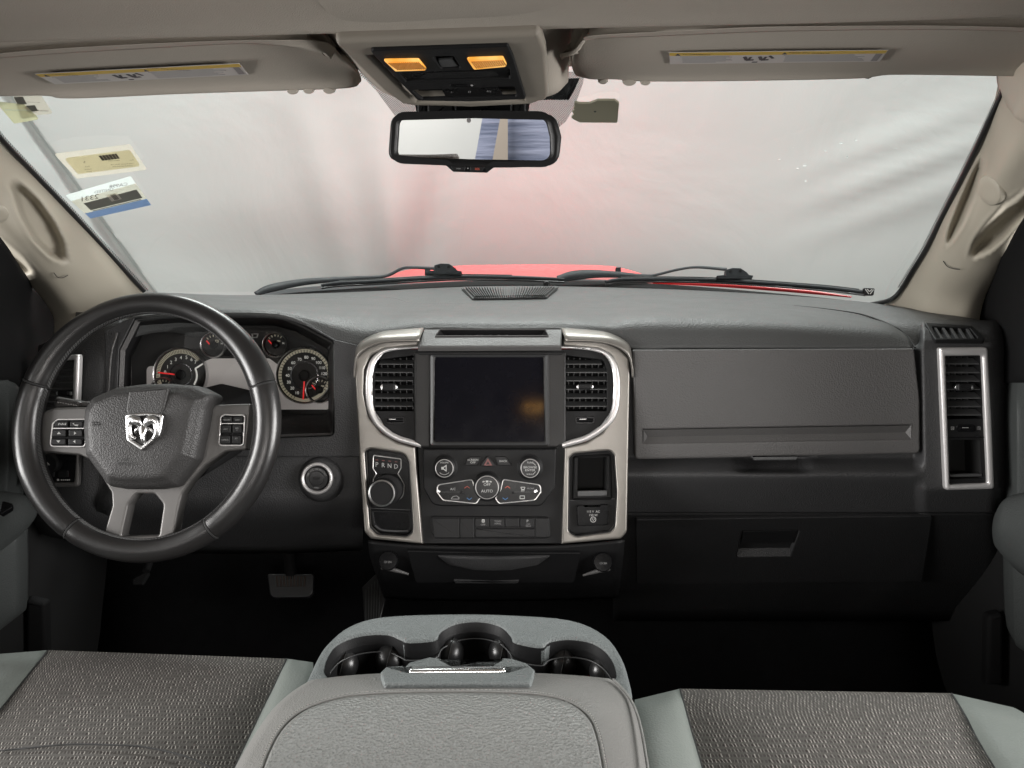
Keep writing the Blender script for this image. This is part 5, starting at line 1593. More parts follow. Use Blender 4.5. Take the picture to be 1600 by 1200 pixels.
C_ = [S.at(p.x, p.y, .008) for p in fillet([(670, 552, 3), (859, 552, 3), (859, 699, 4), (670, 699, 4)])]
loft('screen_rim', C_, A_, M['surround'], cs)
loft('screen_bevel', A_, B_, M['slat'], cs)
SC = planeT(765, 622, 1.2415, 17.5, 0)
panel('touchscreen', SC, [(678, 555, 2), (850, 555, 2), (850, 690, 2), (680, 690, 2)], -.004, .0015, M['screen'], cs, b=0)
# upper shelf line between screen and controls
C1 = S.up(.0092)


def knob(c, r, name, prints):
    k = lathe('knob', C1, c, [(r + 6, -.002), (r + 6, .001), (r + 3.5, .002), (r + 3, .012), (r, .0145), (r - 3, .0148), (2, .0148)], M['black'], cs, seg=44)
    k['label'] = name
    lathe('ring', C1, (c[0], c[1] + .8), [(r + .4, .0128), (r + .1, .0152), (r - .7, .0155), (r - 1.2, .0148)], M['chrome'], k, seg=44, ang=60)
    lathe('face', C1, (c[0], c[1] + .8), [(r - 1.1, .0148), (r - 1.5, .0152), (1, .0153)], M['gloss'], k, seg=36)
    for s, dx, dy, sz, sx in prints:
        text('lettering', s, C1, c[0] + dx, c[1] + dy, sz, .0156, M['print'], k, sx=sx)
    return k


kv = knob((695.5, 730), 14, 'volume knob', [('VOLUME', 0, -8, 2.4, 1)])
panel('speaker_icon', C1, [(691, 728.5), (694, 728.5), (699, 725), (699, 736), (694, 732.5), (691, 732.5)], .0154, .0157, M['print'], kv, b=0, holes=[[(694.5, 730), (697.7, 727.8), (697.7, 733.2), (694.5, 731)]])
kt = knob((828, 730), 14.5, 'tuning knob', [('TUNE', 0, -8, 2.6, 1.1), ('BROWSE\nENTER', 0, 1.5, 3.2, 1.15), ('SCROLL', 0, 10, 2.2, 1)])
for k_, cx in ((kv, 695.5), (kt, 828)):
    for s in (-1, 1):
        a0 = [(cx + 9.5 * math.cos(R(a)), 731 - s * 9.5 * math.sin(R(a))) for a in (30, 45, 60)] if cx > 800 else [(cx + 9.5 * math.cos(R(a)), 731 - s * 9.5 * math.sin(R(a))) for a in (40, 60, 90, 120, 140)]
        if cx < 800 and s > 0: continue
        tube('arc_mark', [C1.at(*p, .0155) for p in a0], .0004, M['print'], k_, 3, 5, px=False)
kf = knob((761.5, 759.5), 18, 'fan and auto climate knob', [('OFF', 0, -3.5, 4, 1.1), ('AUTO', 0, 6.5, 4.2, 1.1)])
for dx, w_ in ((-5.5, .003), (0, .0045), (5.5, .003)):
    v, f = bar(C1, (761.5 + dx - (1.6 if dx else 2), 751 + (.7 if dx < 0 else 0)), (761.5 + dx + (1.6 if dx else 2), 751 + (.7 if dx > 0 else 0)), w_ * .7, .0154, .0157)
    mk('fan_icon', v, f, M['print'], kf, 0)
# buttons over the fan knob
for q, s, c in (([(734, 713, 3), (752, 713, 2), (745, 727.5, 3), (725, 727.5, 2)], 'SCREEN\nOFF', (739, 720.5)), ([(773, 713, 2), (790, 713, 4), (800, 727.5, 2), (778, 727.5, 2)], 'BACK', (786.5, 720.5))):
    bt = panel('button', C1, q, -.001, .003, M['btn'], cs, b=.0012)
    text('lettering', s, C1, *c, 3, .0033, M['print'], bt, sx=1.15)
hz = panel('hazard_button', C1, [(762.5, 711, 3), (777, 728.5, 2), (749, 728.5, 2)], -.001, .004, M['btn'], cs, b=.0012)
panel('triangle', C1, [(762.5, 716), (769, 727), (756, 727)], .0038, .0043, M['redtri'], hz, b=0, holes=[[(762.5, 720), (765.5, 725.5), (759.5, 725.5)]])
# climate wings with chrome outline
wl = [(738, 749, 4), (684, 757.5, 6), (683, 768), (692, 781, 8), (744, 786.5, 6), (750, 778, 4), (742, 764, 6)]
wr_ = [(786, 749, 4), (844, 757.5, 6), (845, 768), (836, 781, 8), (780, 786.5, 6), (774, 778, 4), (783, 764, 6)]
for q in (wl, wr_):
    wg = panel('climate_panel', C1, q, -.002, .0025, M['gloss'], cs, b=.001)
    tube('chrome_outline', [C1.at(p.x, p.y, .0022) for p in fillet(q, 3)], .0010, M['chrome'], wg, 1, 6, closed=True, px=False)
    sg = 1 if q is wl else -1
    cx = 761.5
    ax = cx - sg * 31.5
    for yy, dy, mt in ((760.5, -3, M['red']), (779.5, 3, M['blue'])):
        px_ = ax + (3.5 * sg if dy > 0 else 0)
        W = [bar(C1, (px_ - 4, yy + (2 if dy < 0 else -2)), (px_, yy - (1 if dy < 0 else -1)), .0011, .0026, .003), bar(C1, (px_, yy - (1 if dy < 0 else -1)), (px_ + 4, yy + (2 if dy < 0 else -2)), .0011, .0026, .003)]
        mk('arrow', *join(W), mt, wg, 0)
    v, f = bar(C1, (cx - sg * 72, 768.5), (cx - sg * 42, 768.5), .0006, .0024, .0028)
    mk('split_line', v, f, M['slat'], wg, 0)
    lathe('sensor', C1, (cx - sg * 40.5, 769.5), [(2, .0024), (1.8, .0032), (.4, .0033)], M['void'], wg, seg=10)
    v, f = bar(C1, (cx - sg * 77.5, 766), (cx - sg * 73.5, 768.5), .003, .002, .0036)
    mk('chrome_tab', v, f, M['bright'], wg, 0)
    if q is wl:
        text('lettering', 'A/C', C1, 708, 764, 3.6, .0029, M['print'], wg)
        panel('car_icon', C1, [(705, 778, 1), (708, 775, 1), (714, 774, 1), (718, 777, 1), (718, 780, 1), (705, 780, 1)], .0026, .003, M['printdim'], wg, b=0, holes=[[(706.5, 778), (709, 775.8), (713.5, 775), (716.5, 777.5), (716.5, 779), (706.5, 779)]])
    else:
        text('lettering', 'FRONT', C1, 829, 763.2, 2.4, .0029, M['printdim'], wg)
        panel('defrost_icon', C1, [(813, 760.5, 1), (821, 760.5, 1), (819, 765.5, 1), (815, 765.5, 1)], .0026, .003, M['print'], wg, b=0, holes=[[(814.5, 761.5), (819.5, 761.5), (818.5, 764), (815.5, 764)]])
        panel('rear_icon', C1, [(812, 774, 1), (820, 774, 1), (820, 779.5, 1), (812, 779.5, 1)], .0026, .003, M['print'], wg, b=0, holes=[[(813, 775), (819, 775), (819, 778.3), (813, 778.3)]])
        for x in (815, 817, 819):
            v, f = bar(C1, (x, 764.5), (x - .5, 768), .0006, .0026, .003)
            mk('heat_wave', v, f, M['print'], wg, 0)
# switch bank
C2 = S.up(-.0035)
sb = panel('switch_bank', C2, [(673, 806, 4), (858, 807, 5), (860, 838, 6), (855, 841, 5), (682, 841, 8), (674, 832, 6)], -.002, .004, M['black'], cs, b=.002)
for x0, x1, y1 in ((675, 718, 840), (719, 741, 840), (742.5, 764, 823), (765.5, 788, 823), (789.5, 811, 823), (812.5, 835, 823), (836.5, 857, 839)):
    if x1 < 742 or x0 > 836 or True:
        panel('switch', C2, [(x0, 808.5, 1.5), (x1, 808.5, 1.5), (x1, y1, 1.5), (x0 + (4 if x0 < 680 else 0), y1, 1.5)], .002, .0062, M['btn'], sb, b=.0015)
panel('lower_flap', C2, [(743, 825, 1), (835, 825, 1), (835, 839, 1), (743, 839, 1)], .002, .0055, M['btn'], sb, b=.0015)
for s, x, y, sz in (('OFF', 755, 819, 2.6), ('TOW/\nHAUL', 778, 815.5, 2.6), ('P', 824, 813.5, 4), ('OFF\nREAR', 825.5, 819.8, 2.2)):
    text('lettering', s, C2, x, y, sz, .0066, M['print'] if sz > 3 else M['printdim'], sb, sx=1.1)
panel('skid_icon', C2, [(753, 810.5, 1), (757.5, 810.5, 1), (757.5, 815.5, 1), (753, 815.5, 1)], .0062, .0066, M['print'], sb, b=0, holes=[[(754, 812.5), (756.5, 812.5), (756.5, 814), (754, 814)]])
# left pocket: rotary shifter
PK = S.up(-.006)
pk = panel('shifter_panel', PK, [(569, 700), (642, 704), (650, 840), (576, 838)], -.012, -.002, M['gloss'], cs, b=0)
tube('pocket_edge', [S.at(p.x, p.y, .0045) for p in fillet(pocketL, 4)], .0014, M['black'], cs, 1, 6, closed=True, px=False)
tube('pocket_edge', [S.at(p.x, p.y, .0045) for p in fillet(pocketR, 4)], .0016, M['black'], cs, 1, 6, closed=True, px=False)
sq = [(585, 711.5, 2), (627, 717, 3), (627, 731, 2), (622, 740), (632, 757, 10), (630, 776, 12), (612, 787, 12), (592, 785, 12), (581, 765, 12), (584, 748, 8), (588.5, 740), (583, 732, 2), (583.5, 714, 2)]
sp_ = panel('gear_display', PK, [(585, 712, 2), (627, 717, 3), (627, 731, 2), (620, 742), (590, 741), (583, 732, 2)], -.002, .0015, M['gloss'], cs, b=.001)
tube('chrome_outline', [PK.at(p.x, p.y, .0015) for p in fillet(sq, 4)], .0010, M['chrome'], sp_, 1, 6, closed=True, px=False)
for s, x, y in (('P', 589, 726), ('R', 599, 727), ('N', 609, 728), ('D', 619, 729)):
    text('lettering', s, PK, x, y, 7, .0019, M['print'], sp_, sx=.9)
    v, f = bar(PK, (x - 2, y - 7.8), (x + 2.2, y - 7.3), .0012, .0014, .0019)
    mk('indicator', v, f, M['redtri'], sp_, 0)
gk = lathe('gear_knob', PK, (606.5, 764), [(24.5, -.004), (24, .008), (23, .012), (20, .013)], M['black'], cs, seg=52, ang=50)
kpl = PK.up(0)
gk2 = lathe('knob_top', PK, (601, 768), [(22.5, .006), (22, .026), (20.5, .0285), (19, .029), (18.5, .028), (3, .0282)], M['black'], gk, seg=52)
lathe('ring', PK, (601, 768), [(20.8, .0268), (20.4, .0296), (18.6, .0302), (17.6, .0286)], M['bright'], gk, seg=52, ang=60)
v, f = bar(PK, (577, 794), (644, 797), .0008, -.003, .0008)
mk('panel_joint', v, f, M['slat'], cs, 0)
panel('coin_tray', PK, [(579, 797, 2), (642, 799, 2), (645, 826, 8), (636, 833, 6), (594, 831, 10), (582, 820, 5)], -.003, .001, M['black'], cs, b=.001,
      holes=[[(583, 800, 3), (638, 802, 5), (641, 824, 6), (634, 828, 4), (596, 826, 8), (586, 817, 4)]])
tube('tray_lip', [PK.at(586, 821, .002), PK.at(596, 827.5, .002), PK.at(618, 829.5, .002), PK.at(638, 829, .002)], .0018, M['slat'], cs, 4, 8, px=False)
# right pocket: cubby and outlet
panel('outlet_panel', PK, [(885, 702), (964, 699), (968, 835), (884, 842)], -.05, -.002, M['black'], cs, b=0, holes=[[(903, 716, 2), (950, 714, 2), (948, 775, 2), (902, 775, 2)]])
cq = [PK.at(*p, -.002) for p in ((903, 716), (950, 714), (948, 775), (902, 775))]
cq2 = [PK.at(*p, -.045) for p in ((905, 718), (948, 717), (947, 770), (904, 770))]
loft('cubby', cq, cq2, M['void'], cs, cap=True)
panel('cubby_step', PK, [(902, 767, 1), (949, 766, 1), (948.5, 774.5, 2), (902, 775.5, 2)], -.01, .001, M['slat'], cs, b=.001)
tube('cubby_rim', [PK.at(p.x, p.y, .0005) for p in fillet([(897, 714, 4), (953, 711, 4), (955, 779, 3), (895, 780, 3)], 3)], .002, M['matte'], cs, 1, 8, closed=True, px=False)
v, f = bar(PK, (889, 782), (962, 779.5), .0008, -.002, .0006)
mk('panel_joint', v, f, M['slat'], cs, 0)
od = panel('outlet_door', PK, [(901, 790, 3), (911, 788, 1), (914, 790.5), (936, 790), (939, 787.5, 1), (950, 788, 3), (950, 820, 4), (902, 822, 4)], -.003, .004, M['gloss'], cs, b=.0015)
text('lettering', '115 V  AC', PK, 926.5, 799, 3.4, .0043, M['print'], od)
text('lettering', '150 W', PK, 926.5, 804.5, 3.4, .0043, M['print'], od)
lathe('plug_icon', PK, (926.5, 811.3), [(4.6, .0038), (4.4, .0044), (3.7, .0044), (3.6, .004)], M['print'], od, seg=22)
W = [bar(PK, (925, 809.3), (925, 811.5), .001, .004, .0044), bar(PK, (928, 809.3), (928, 811.5), .001, .004, .0044), bar(PK, (926.5, 812), (926.5, 814), .001, .004, .0044)]
mk('plug_pins', *join(W), M['print'], od, 0)['kind'] = 'stuff'


# ------------------------------------------------------------------ steering column and stalk
W_ = planeT(231, 667, 1.055, 19)
colm = thing('steering_column', 'dark plastic steering column shroud behind the wheel hub', 'steering column', P(240, 690, 1.15))
cs0 = [W_.at(p.x, p.y, -.05) for p in fillet([(175, 640, 14), (235, 625, 20), (300, 640, 14), (306, 740, 30), (240, 775, 20), (172, 740, 30)])]
cs1 = [q + Vector((0, .22, -.02)) for q in cs0]
loft('shroud', cs0, cs1, M['matte'], colm, cap=False)
mk('shroud_face', cs0, [tuple(range(len(cs0)))], M['matte'], colm, 0, face_eye=True)
st = thing('turn_signal_stalk', 'dark grey indicator stalk sticking out left of the steering column', 'stalk', W_.at(110, 628, -.03))
sk = W_.up(-.035)
panel('handle', sk, [(88, 633, 3), (92, 620, 4), (128, 626, 3), (132, 630), (128, 638, 2), (92, 639, 3)], -.008, .010, M['lid'], st, b=.005)
panel('shaft', sk, [(128, 628), (138, 627, 2), (165, 632), (165, 640), (138, 637), (128, 636)], -.006, .006, M['lid'], st, b=.004)
W = [bar(sk, (96 + 4 * k, 629 + .7 * k), (98.5 + 4 * k, 630.5 + .7 * k - (k % 2)), .0012, .0101, .0105) for k in range(8)]
mk('wiper_marks', *join(W), M['print'], st, 0)['kind'] = 'stuff'

# ------------------------------------------------------------------ steering wheel
sw_ = thing('steering_wheel', 'black leather steering wheel with satin spokes, buttons and a chrome shield emblem', 'steering wheel', W_.at(231, 667))
m_ = W_.mpp(231, 667)
cW = W_.uv(236, 664.5)


def rim_pt(a, dr=0.0, h=0.0):
    return W_.w(cW.x + (186 + dr) * m_ * math.cos(a), cW.y + (191.5 + dr) * m_ * math.sin(a), h)


def rim_r(a):
    # thicker at the grips, slimmer across the top
    dg = math.degrees(a) % 360
    return interp(((0, 20.5), (20, 21.2), (40, 19.5), (60, 17.5), (90, 16.8), (120, 17.5), (140, 19.5), (160, 21.5), (180, 21.5), (210, 20.5), (245, 18.5), (270, 18.3), (295, 18.5), (330, 20), (360, 20.5)), dg) * m_


def rim_arc(name, a0, a1, mt, seg=16, n=None, dr=0.0):
    n = n or max(6, int(abs(a1 - a0) / 2.5))
    V, Fc = [], []
    for i in range(n + 1):
        a = R(a0 + (a1 - a0) * i / n)
        c = rim_pt(a, 0, .010)
        o = (rim_pt(a, 10, .010) - c).normalized()
        r_ = rim_r(a)
        edge = 1.0 if 0 < i < n else .965
        for k in range(seg):
            t_ = 2 * math.pi * k / seg
            V.append(c + o * (r_ * edge * math.cos(t_)) + W_.n * (r_ * .92 * edge * math.sin(t_)))
    for i in range(n):
        for k in range(seg):
            l = (k + 1) % seg
            Fc.append((i * seg + k, (i + 1) * seg + k, (i + 1) * seg + l, i * seg + l))
    Fc.append(tuple(range(seg))[::-1]); Fc.append(tuple(range(n * seg, n * seg + seg)))
    o = mk(name, V, Fc, mt, sw_, 50)
    return o


segs = ((19, 160, 'upper arc of the rim'), (161, 235, 'left side of the rim'), (236, 304, 'lower arc of the rim'), (305, 378, 'right side of the rim'))
for a0, a1, lab in segs:
    o = rim_arc('rim', a0 + .25, a1 - .25 + (.5 if a1 == 378 else 0), M['leather'])
    o['label'] = lab
    # hand stitching along the inner edge
    W = []
    n = int((a1 - a0) / 1.5)
    for i in range(n):
        a = R(a0 + (a1 - a0) * (i + .5) / n)
        r_ = rim_r(a)
        c = rim_pt(a, 0, .010)
        inn = (rim_pt(a, -10, .010) - c).normalized()
        ta = (rim_pt(a + .01) - rim_pt(a - .01)).normalized()
        p = c + inn * (r_ * .90) + W_.n * (r_ * .40)
        q_ = c + inn * (r_ * .985) + W_.n * (r_ * .12)
        s_ = ta * .0011
        sh = ta * .0018
        W.append(([p - s_ - sh, p + s_ - sh, q_ + s_ + sh, q_ - s_ + sh, p - s_ - sh + inn * .0008, p + s_ - sh + inn * .0008, q_ + s_ + sh + inn * .0008, q_ - s_ + sh + inn * .0008], [(4, 5, 6, 7), (0, 1, 5, 4), (1, 2, 6, 5), (2, 3, 7, 6), (3, 0, 4, 7)]))
    mk('stitching', *join(W), M['stitch'], o, 0)['kind'] = 'stuff'
for a0 in (18.5, 160.5, 235.5, 304.5):
    rim_arc('seam', a0 - .5, a0 + .5, M['void'], n=2)

sp_o = [(62, 662, 4), (72, 643, 9), (90, 637.5, 3), (150, 636, 4), (175, 628), (320, 626), (336, 633, 3), (394, 631, 3), (391, 668), (387, 702.5, 3), (354, 706, 12), (322, 728, 8), (300, 752, 8), (287, 772, 10), (280, 800), (275, 833, 4), (245, 846, 12), (190, 845, 12), (165, 834, 4), (178, 790), (177, 770, 10), (160, 742, 10), (148, 720, 14), (128, 711, 8), (66, 706, 4)]
sp_h = [(216, 771, 9), (244, 771, 9), (258, 788, 12), (251, 836, 4), (192, 838, 4), (203, 788, 12)]
podL = [(84, 662, 6), (92, 655.5, 5), (136, 655, 3), (134.5, 698, 5), (80, 697.5, 6)]
podR = [(346, 651, 6), (352, 648, 4), (383.5, 649, 4), (381, 696, 6), (343, 696, 5)]
panel('spoke', W_, sp_o, -.016, .006, M['spoke'], sw_, b=.0035, holes=[sp_h], seg=4)
Wk = W_.up(.006)
for pod, rows_, txts, lab in ((podL, [[(88.5, 658.5, 110, 667.5), (112.5, 658.5, 133, 667.5)], [(85, 671.5, 107, 682.5), (110.5, 671.5, 132.5, 682.5)], [(83, 685.5, 106.5, 695.5), (110, 685.5, 132, 695.5)]],
                              [('voice', 99, 663), ('phone', 122, 663), ('up', 96, 677), ('right', 121, 677), ('down', 95, 690), ('left', 120, 690)], 'left button pod with arrow keys'),
                             (podR, [[(349.5, 652, 364.5, 660), (366.5, 652, 381, 660)], [(347.5, 664, 362.5, 677), (365.5, 664, 380, 677)], [(346, 680.5, 361.5, 693.5), (364.5, 680.5, 379, 693.5)]],
                              [('ON/OFF', 357, 656.5), ('DIST', 373.5, 656.5), ('RES\n+', 372.5, 671), ('ACC', 355, 671), ('CANCEL', 354, 687.5), ('SET\n-', 371.5, 687)], 'right button pod of the cruise control')):
    pd = panel('button_pod', Wk, pod, -.002, .0025, M['gloss'], sw_, b=.001)
    pd['label'] = lab
    tube('chrome_outline', [Wk.at(p.x, p.y, .002) for p in fillet(pod, 4)], .0013, M['chrome'], pd, 1, 8, closed=True, px=False)
    ym = 669.5 if pod is podL else 662
    v, f = bar(Wk, (pod[0][0] + .5 if pod is podL else 348, ym), (pod[2][0] - .7 if pod is podL else 382, ym), .0011, .001, .0042)
    mk('divider', v, f, M['chrome'], pd, 0)
    for r_ in rows_:
        for x0, y0, x1, y1 in r_:
            panel('button', Wk, [(x0, y0, 2), (x1, y0, 2), (x1, y1, 2), (x0, y1, 2)], .001, .0058, M['btn'], pd, b=.0016)
    for s, x, y in txts:
        if s in ('up', 'down', 'left', 'right'):
            d = {'up': [(-3, 1.5), (3, 1.5), (0, -2)], 'down': [(-3, -1.5), (3, -1.5), (0, 2)], 'left': [(1.5, -2.5), (1.5, 2.5), (-2, 0)], 'right': [(-1.5, -2.5), (-1.5, 2.5), (2, 0)]}[s]
            panel('arrow', Wk, [(x + a, y + b_) for a, b_ in d], .0056, .0062, M['print'], pd, b=0)
        elif s == 'voice':
            W = [bar(Wk, (x - 4 + 2.6 * k, y + 1.5 - k % 2), (x - 2.5 + 2.6 * k, y - 1.5 + k % 2), .001, .0056, .0061) for k in range(5)]
            mk('voice_icon', *join(W), M['print'], pd, 0)['kind'] = 'stuff'
        elif s == 'phone':
            tube('phone_icon', [Wk.at(x - 3.5, y - 1.5, .0058), Wk.at(x - 1, y + 1.5, .0058), Wk.at(x + 4, y + 2, .0058)], [.0012, .0007, .0012], M['print'], pd, 3, 6, px=False)
        else:
            text('lettering', s, Wk, x, y, 2.2, .0061, M['printdim'], pd, sx=1)
hub = [(146.5, 668), (149, 640, 10), (160, 623, 14), (196, 607.5, 8), (235, 602.5), (272, 601.5), (318, 605, 10), (345, 619, 8), (336, 640, 6), (331, 668), (320, 718, 8), (288, 760, 12), (262, 764), (210, 764), (185, 760, 12), (150, 712, 8)]
dome('airbag_cover', W_, hub, [(1.0, -.012), (1.0, .016), (.985, .024), (.955, .032), (.90, .0355), (.86, .038), (.825, .0415), (.79, .0435), (.72, .0445), (.5, .046), (.2, .0465)], M['pad'], sw_, center=(232, 676), ang=50)
HB = W_.up(.0462)
panel('raised_band', W_.up(.0395), [(206, 611, 3), (268, 606, 3), (260, 640), (254, 652), (204, 653), (201, 640)], 0, .0085, M['pad'], sw_, b=.003)
# shield emblem
em = panel('emblem', HB, [(197.5, 650), (205, 646.5, 2), (230, 644.5), (253, 646.5, 2), (256.5, 650), (254, 668), (250.5, 682, 6), (222.5, 704.5, 2), (200, 689, 6), (197.5, 668)], -.004, .004, M['bright'], sw_, b=.0022,
           holes=[[(204, 653.5, 2), (230, 650.5), (249.5, 653, 2), (247.5, 668), (244.5, 679, 5), (223, 696.5, 1), (205.5, 684.5, 5), (203.5, 668)]])
panel('shield_field', HB, [(202, 651), (230, 648), (251, 651), (249, 668), (246, 680), (223, 698), (204, 686), (202, 668)], -.003, .001, M['dial'], em, b=0)
eb = HB.up(.001)
for s in (1, -1):
    fx = lambda x: 226 + s * (x - 226)
    tube('horn', [eb.at(fx(x), y, h) for x, y, h in ((228.5, 666, .004), (234, 659, .006), (241, 656, .006), (246, 661, .0055), (247.5, 670, .005), (246, 679, .004), (241.5, 685, .003), (238.5, 683, .002))],
         [.0030, .0062, .0064, .0050, .0040, .0034, .0026, .0012], M['bright'], em, 5, 10, px=False, flat=(eb.n, .75))
    tube('ear', [eb.at(fx(x), y, h) for x, y, h in ((232, 670, .004), (237, 672, .004), (239.5, 677, .003))], [.0028, .0024, .0008], M['bright'], em, 4, 8, px=False, flat=(eb.n, .6))
dome('head', eb, [(220, 664), (226, 660, 3), (232, 664), (233.5, 671), (230.5, 680), (229.5, 690, 2), (226.5, 695, 2), (223, 690, 2), (221.5, 680), (218.5, 671)], [(1, .001), (.95, .004), (.7, .0075), (.3, .009), (.1, .0092)], M['bright'], em)
for x, y, s in ((175.5, 665, 1), (276.5, 664, -1)):
    tube('horn_symbol', [W_.at(x - 4 * s, y - 3.5, .0461), W_.at(x - 4 * s, y + 3.5, .0461)], .0005, M['emboss'], sw_, 2, 5, px=False)
    tube('horn_symbol', [W_.at(x - 3 * s, y - 2.5, .0468), W_.at(x + 1 * s, y - 2, .0468), W_.at(x + 4 * s, y - 2, .0468), W_.at(x + 4 * s, y + 2, .0468), W_.at(x - 2 * s, y + 1, .0468)], .0006, M['emboss'], sw_, 3, 5, px=False)
text('embossed_lettering', 'SRS\nAIRBAG', W_, 222, 722, 4.4, .0470, M['emboss'], sw_, sx=1.35)

# ------------------------------------------------------------------ pedals
BP = planeT(455, 913, 1.40, 35)
bpd = thing('brake_pedal', 'worn brake pedal with upright rubber ribs under the dash', 'pedal', BP.at(455, 915))
panel('pad', BP, [(418, 897, 4), (491, 897, 4), (489, 928, 7), (482, 934, 4), (428, 935, 4), (422, 930, 5)], -.008, .004, M['rubber'], bpd, b=.003)
for k in range(18):
    v, f = bar(BP, (431 + 2.75 * k, 901), (433 + 2.55 * k, 917), .0016, .003, .0075)
    mk('rib', v, f, M['brown'] if k % 2 else M['armrest'], bpd, 0)
tube('arm', [(455, 905, 1.41), (452, 860, 1.43), (448, 780, 1.42)], .012, M['matte'], bpd, 4, 8)
AP = planeT(583, 930, 1.40, 40)
apd = thing('accelerator_pedal', 'tall ribbed accelerator pedal beside the centre console', 'pedal', AP.at(583, 930))
panel('pad', AP, [(566, 918, 2), (599, 886, 3), (604, 930), (594, 972, 3), (570, 975, 3)], -.006, .003, M['rubber'], apd, b=.002)
for k in range(6):
    v, f = bar(AP, (572 + 4.6 * k, 922 - 4.2 * k), (572 + 4.0 * k, 970), .0014, .002, .005)
    mk('rib', v, f, M['armrest'], apd, 0)
HP = planeT(215, 908, 1.3, 30)
rl = thing('hood_release', 'small dark release lever under the dash left of the brake pedal', 'lever', HP.at(215, 908))
panel('handle', HP, [(209, 905, 2), (232, 892), (233, 898), (224, 914, 2), (209, 914, 2)], -.004, .006, M['matte'], rl, b=.002)
tube('stem', [(228, 893, 1.3), (236, 870, 1.33), (240, 840, 1.36)], .007, M['matte'], rl, 4, 8)
for lab, pts in (('dark kick panel cover left of the driver footwell', [(41, 935, 6), (72, 942, 6), (74, 1030), (40, 1030)]), ('dark kick panel cover right of the passenger footwell', [(1542, 962, 8), (1568, 956, 8), (1568, 1070), (1540, 1070)])):
    KPp = planeT((pts[0][0] + pts[1][0]) / 2, 980, 1.27, 10, 12 if pts[0][0] < 500 else -12)
    kk = panel('kick_panel', KPp, pts, -.02, .004, M['matte'], None, b=.008)
    tag(kk, lab, 'kick panel')

# ------------------------------------------------------------------ seats
def zrow(pts, z):
    return [Z(x, y, z) for x, y in pts]


def seat(label, Lb, Rb, outer_l, outer_r, seam, zz):
    """Lb/Rb = px polylines of the two seams from front to rear, outer_* = outer edges of the side bolsters"""
    t = thing('seat', label, 'seat', P(*Z((Lb[2][0] + Rb[2][0]) / 2, Lb[2][1], -.60)))
    def strip(A_, B_, name, mt, n, crown, edge_drop):
        rows = []
        for i, (a, b_) in enumerate(zip(A_, B_)):
            z = zz[i]
            r_ = []
            for k in range(n + 1):
                u = k / n
                x, y = a[0] + (b_[0] - a[0]) * u, a[1] + (b_[1] - a[1]) * u
                r_.append(P(*Z(x, y, z - (.003 if i == 0 else 0) + crown * (0, .35, .75, 1, 1, 1, 1)[i] * (1 - (2 * u - 1) ** 2) - edge_drop * (math.exp(-u * 14) + math.exp(-(1 - u) * 14)))))
            rows.append(r_)
        f0 = rows[0]
        dn = [[p + Vector((0, dy, dz)) for p in f0] for dy, dz in ((.03, -.22), (.018, -.08), (.010, -.025), (.004, -.005))]
        return grid(name, dn + rows, mt, t, 2, 5, world=True)
    strip(Lb, Rb, 'cushion', M['weave'], 10, .012, .006)
    strip(outer_l, Lb, 'bolster', M['bolster'], 6, .012, .006)
    strip(Rb, outer_r, 'bolster', M['bolster'], 6, .012, .006)
    for e, k in ((Lb, 0), (Rb, 1)):
        tube('seam', [P(*Z(p[0], p[1], zz[i] - .006)) for i, p in enumerate(e)], .0013, M['emboss'], t, 6, 6, px=False)
    if seam:
        tube('cross_seam', [P(*Z(x, y, z)) for x, y, z in seam], .0009, M['emboss'], t, 5, 6, px=False)
    return t


def backrest(t, x0, x1):
    rows = []
    for z, y, w in ((-.62, -.16, .96), (-.5, -.20, 1), (-.3, -.25, 1), (-.1, -.31, .96), (-.06, -.34, .9), (-.10, -.40, .9), (-.6, -.34, .96)):
        xm, hw = (x0 + x1) / 2, (x1 - x0) / 2 * w
        rows.append([(xm - hw, y - .05, E + z), (xm - hw * .7, y, E + z), (xm, y + .02 - .04, E + z), (xm + hw * .7, y, E + z), (xm + hw, y - .05, E + z)])
    grid('backrest', rows, M['weave'], t, 4, 4, world=True, solid=.02)


zz = [-.588, -.578, -.575, -.574, -.574, -.576, -.58]
ds_ = seat('driver seat cushion in grey tweed weave with pale green grey vinyl side bolsters',
     [(74, 1017), (58, 1038), (34, 1068), (0, 1110), (-34, 1150), (-76, 1200), (-180, 1320)], [(447, 1030), (440, 1046), (427, 1074), (412, 1104), (392, 1146), (366, 1200), (310, 1320)],
     [(-70, 1028), (-112, 1050), (-160, 1090), (-210, 1130), (-260, 1170), (-320, 1220), (-440, 1340)], [(489, 1036), (490, 1054), (486, 1084), (480, 1112), (468, 1152), (450, 1206), (410, 1330)],
     [(-30, 1176, -.569), (50, 1168, -.562), (110, 1163, -.559), (180, 1164, -.557), (230, 1168, -.558), (290, 1182, -.561), (345, 1207, -.568)], zz)
ps_ = seat('passenger seat cushion in grey tweed weave, set further back than the driver seat',
     [(1063, 1077), (1067, 1092), (1073, 1114), (1080, 1140), (1089, 1170), (1098, 1202), (1122, 1290)], [(1487, 1084), (1496, 1098), (1509, 1120), (1522, 1146), (1538, 1174), (1556, 1204), (1600, 1290)],
     [(992, 1094), (990, 1106), (990, 1124), (990, 1148), (992, 1176), (994, 1206), (1000, 1290)], [(1585, 1106), (1612, 1122), (1640, 1146), (1665, 1172), (1690, 1200), (1720, 1230), (1790, 1310)],
     None, [-.592, -.582, -.579, -.578, -.578, -.58, -.584])

backrest(ds_, -.80, -.14)
backrest(ps_, .14, .80)

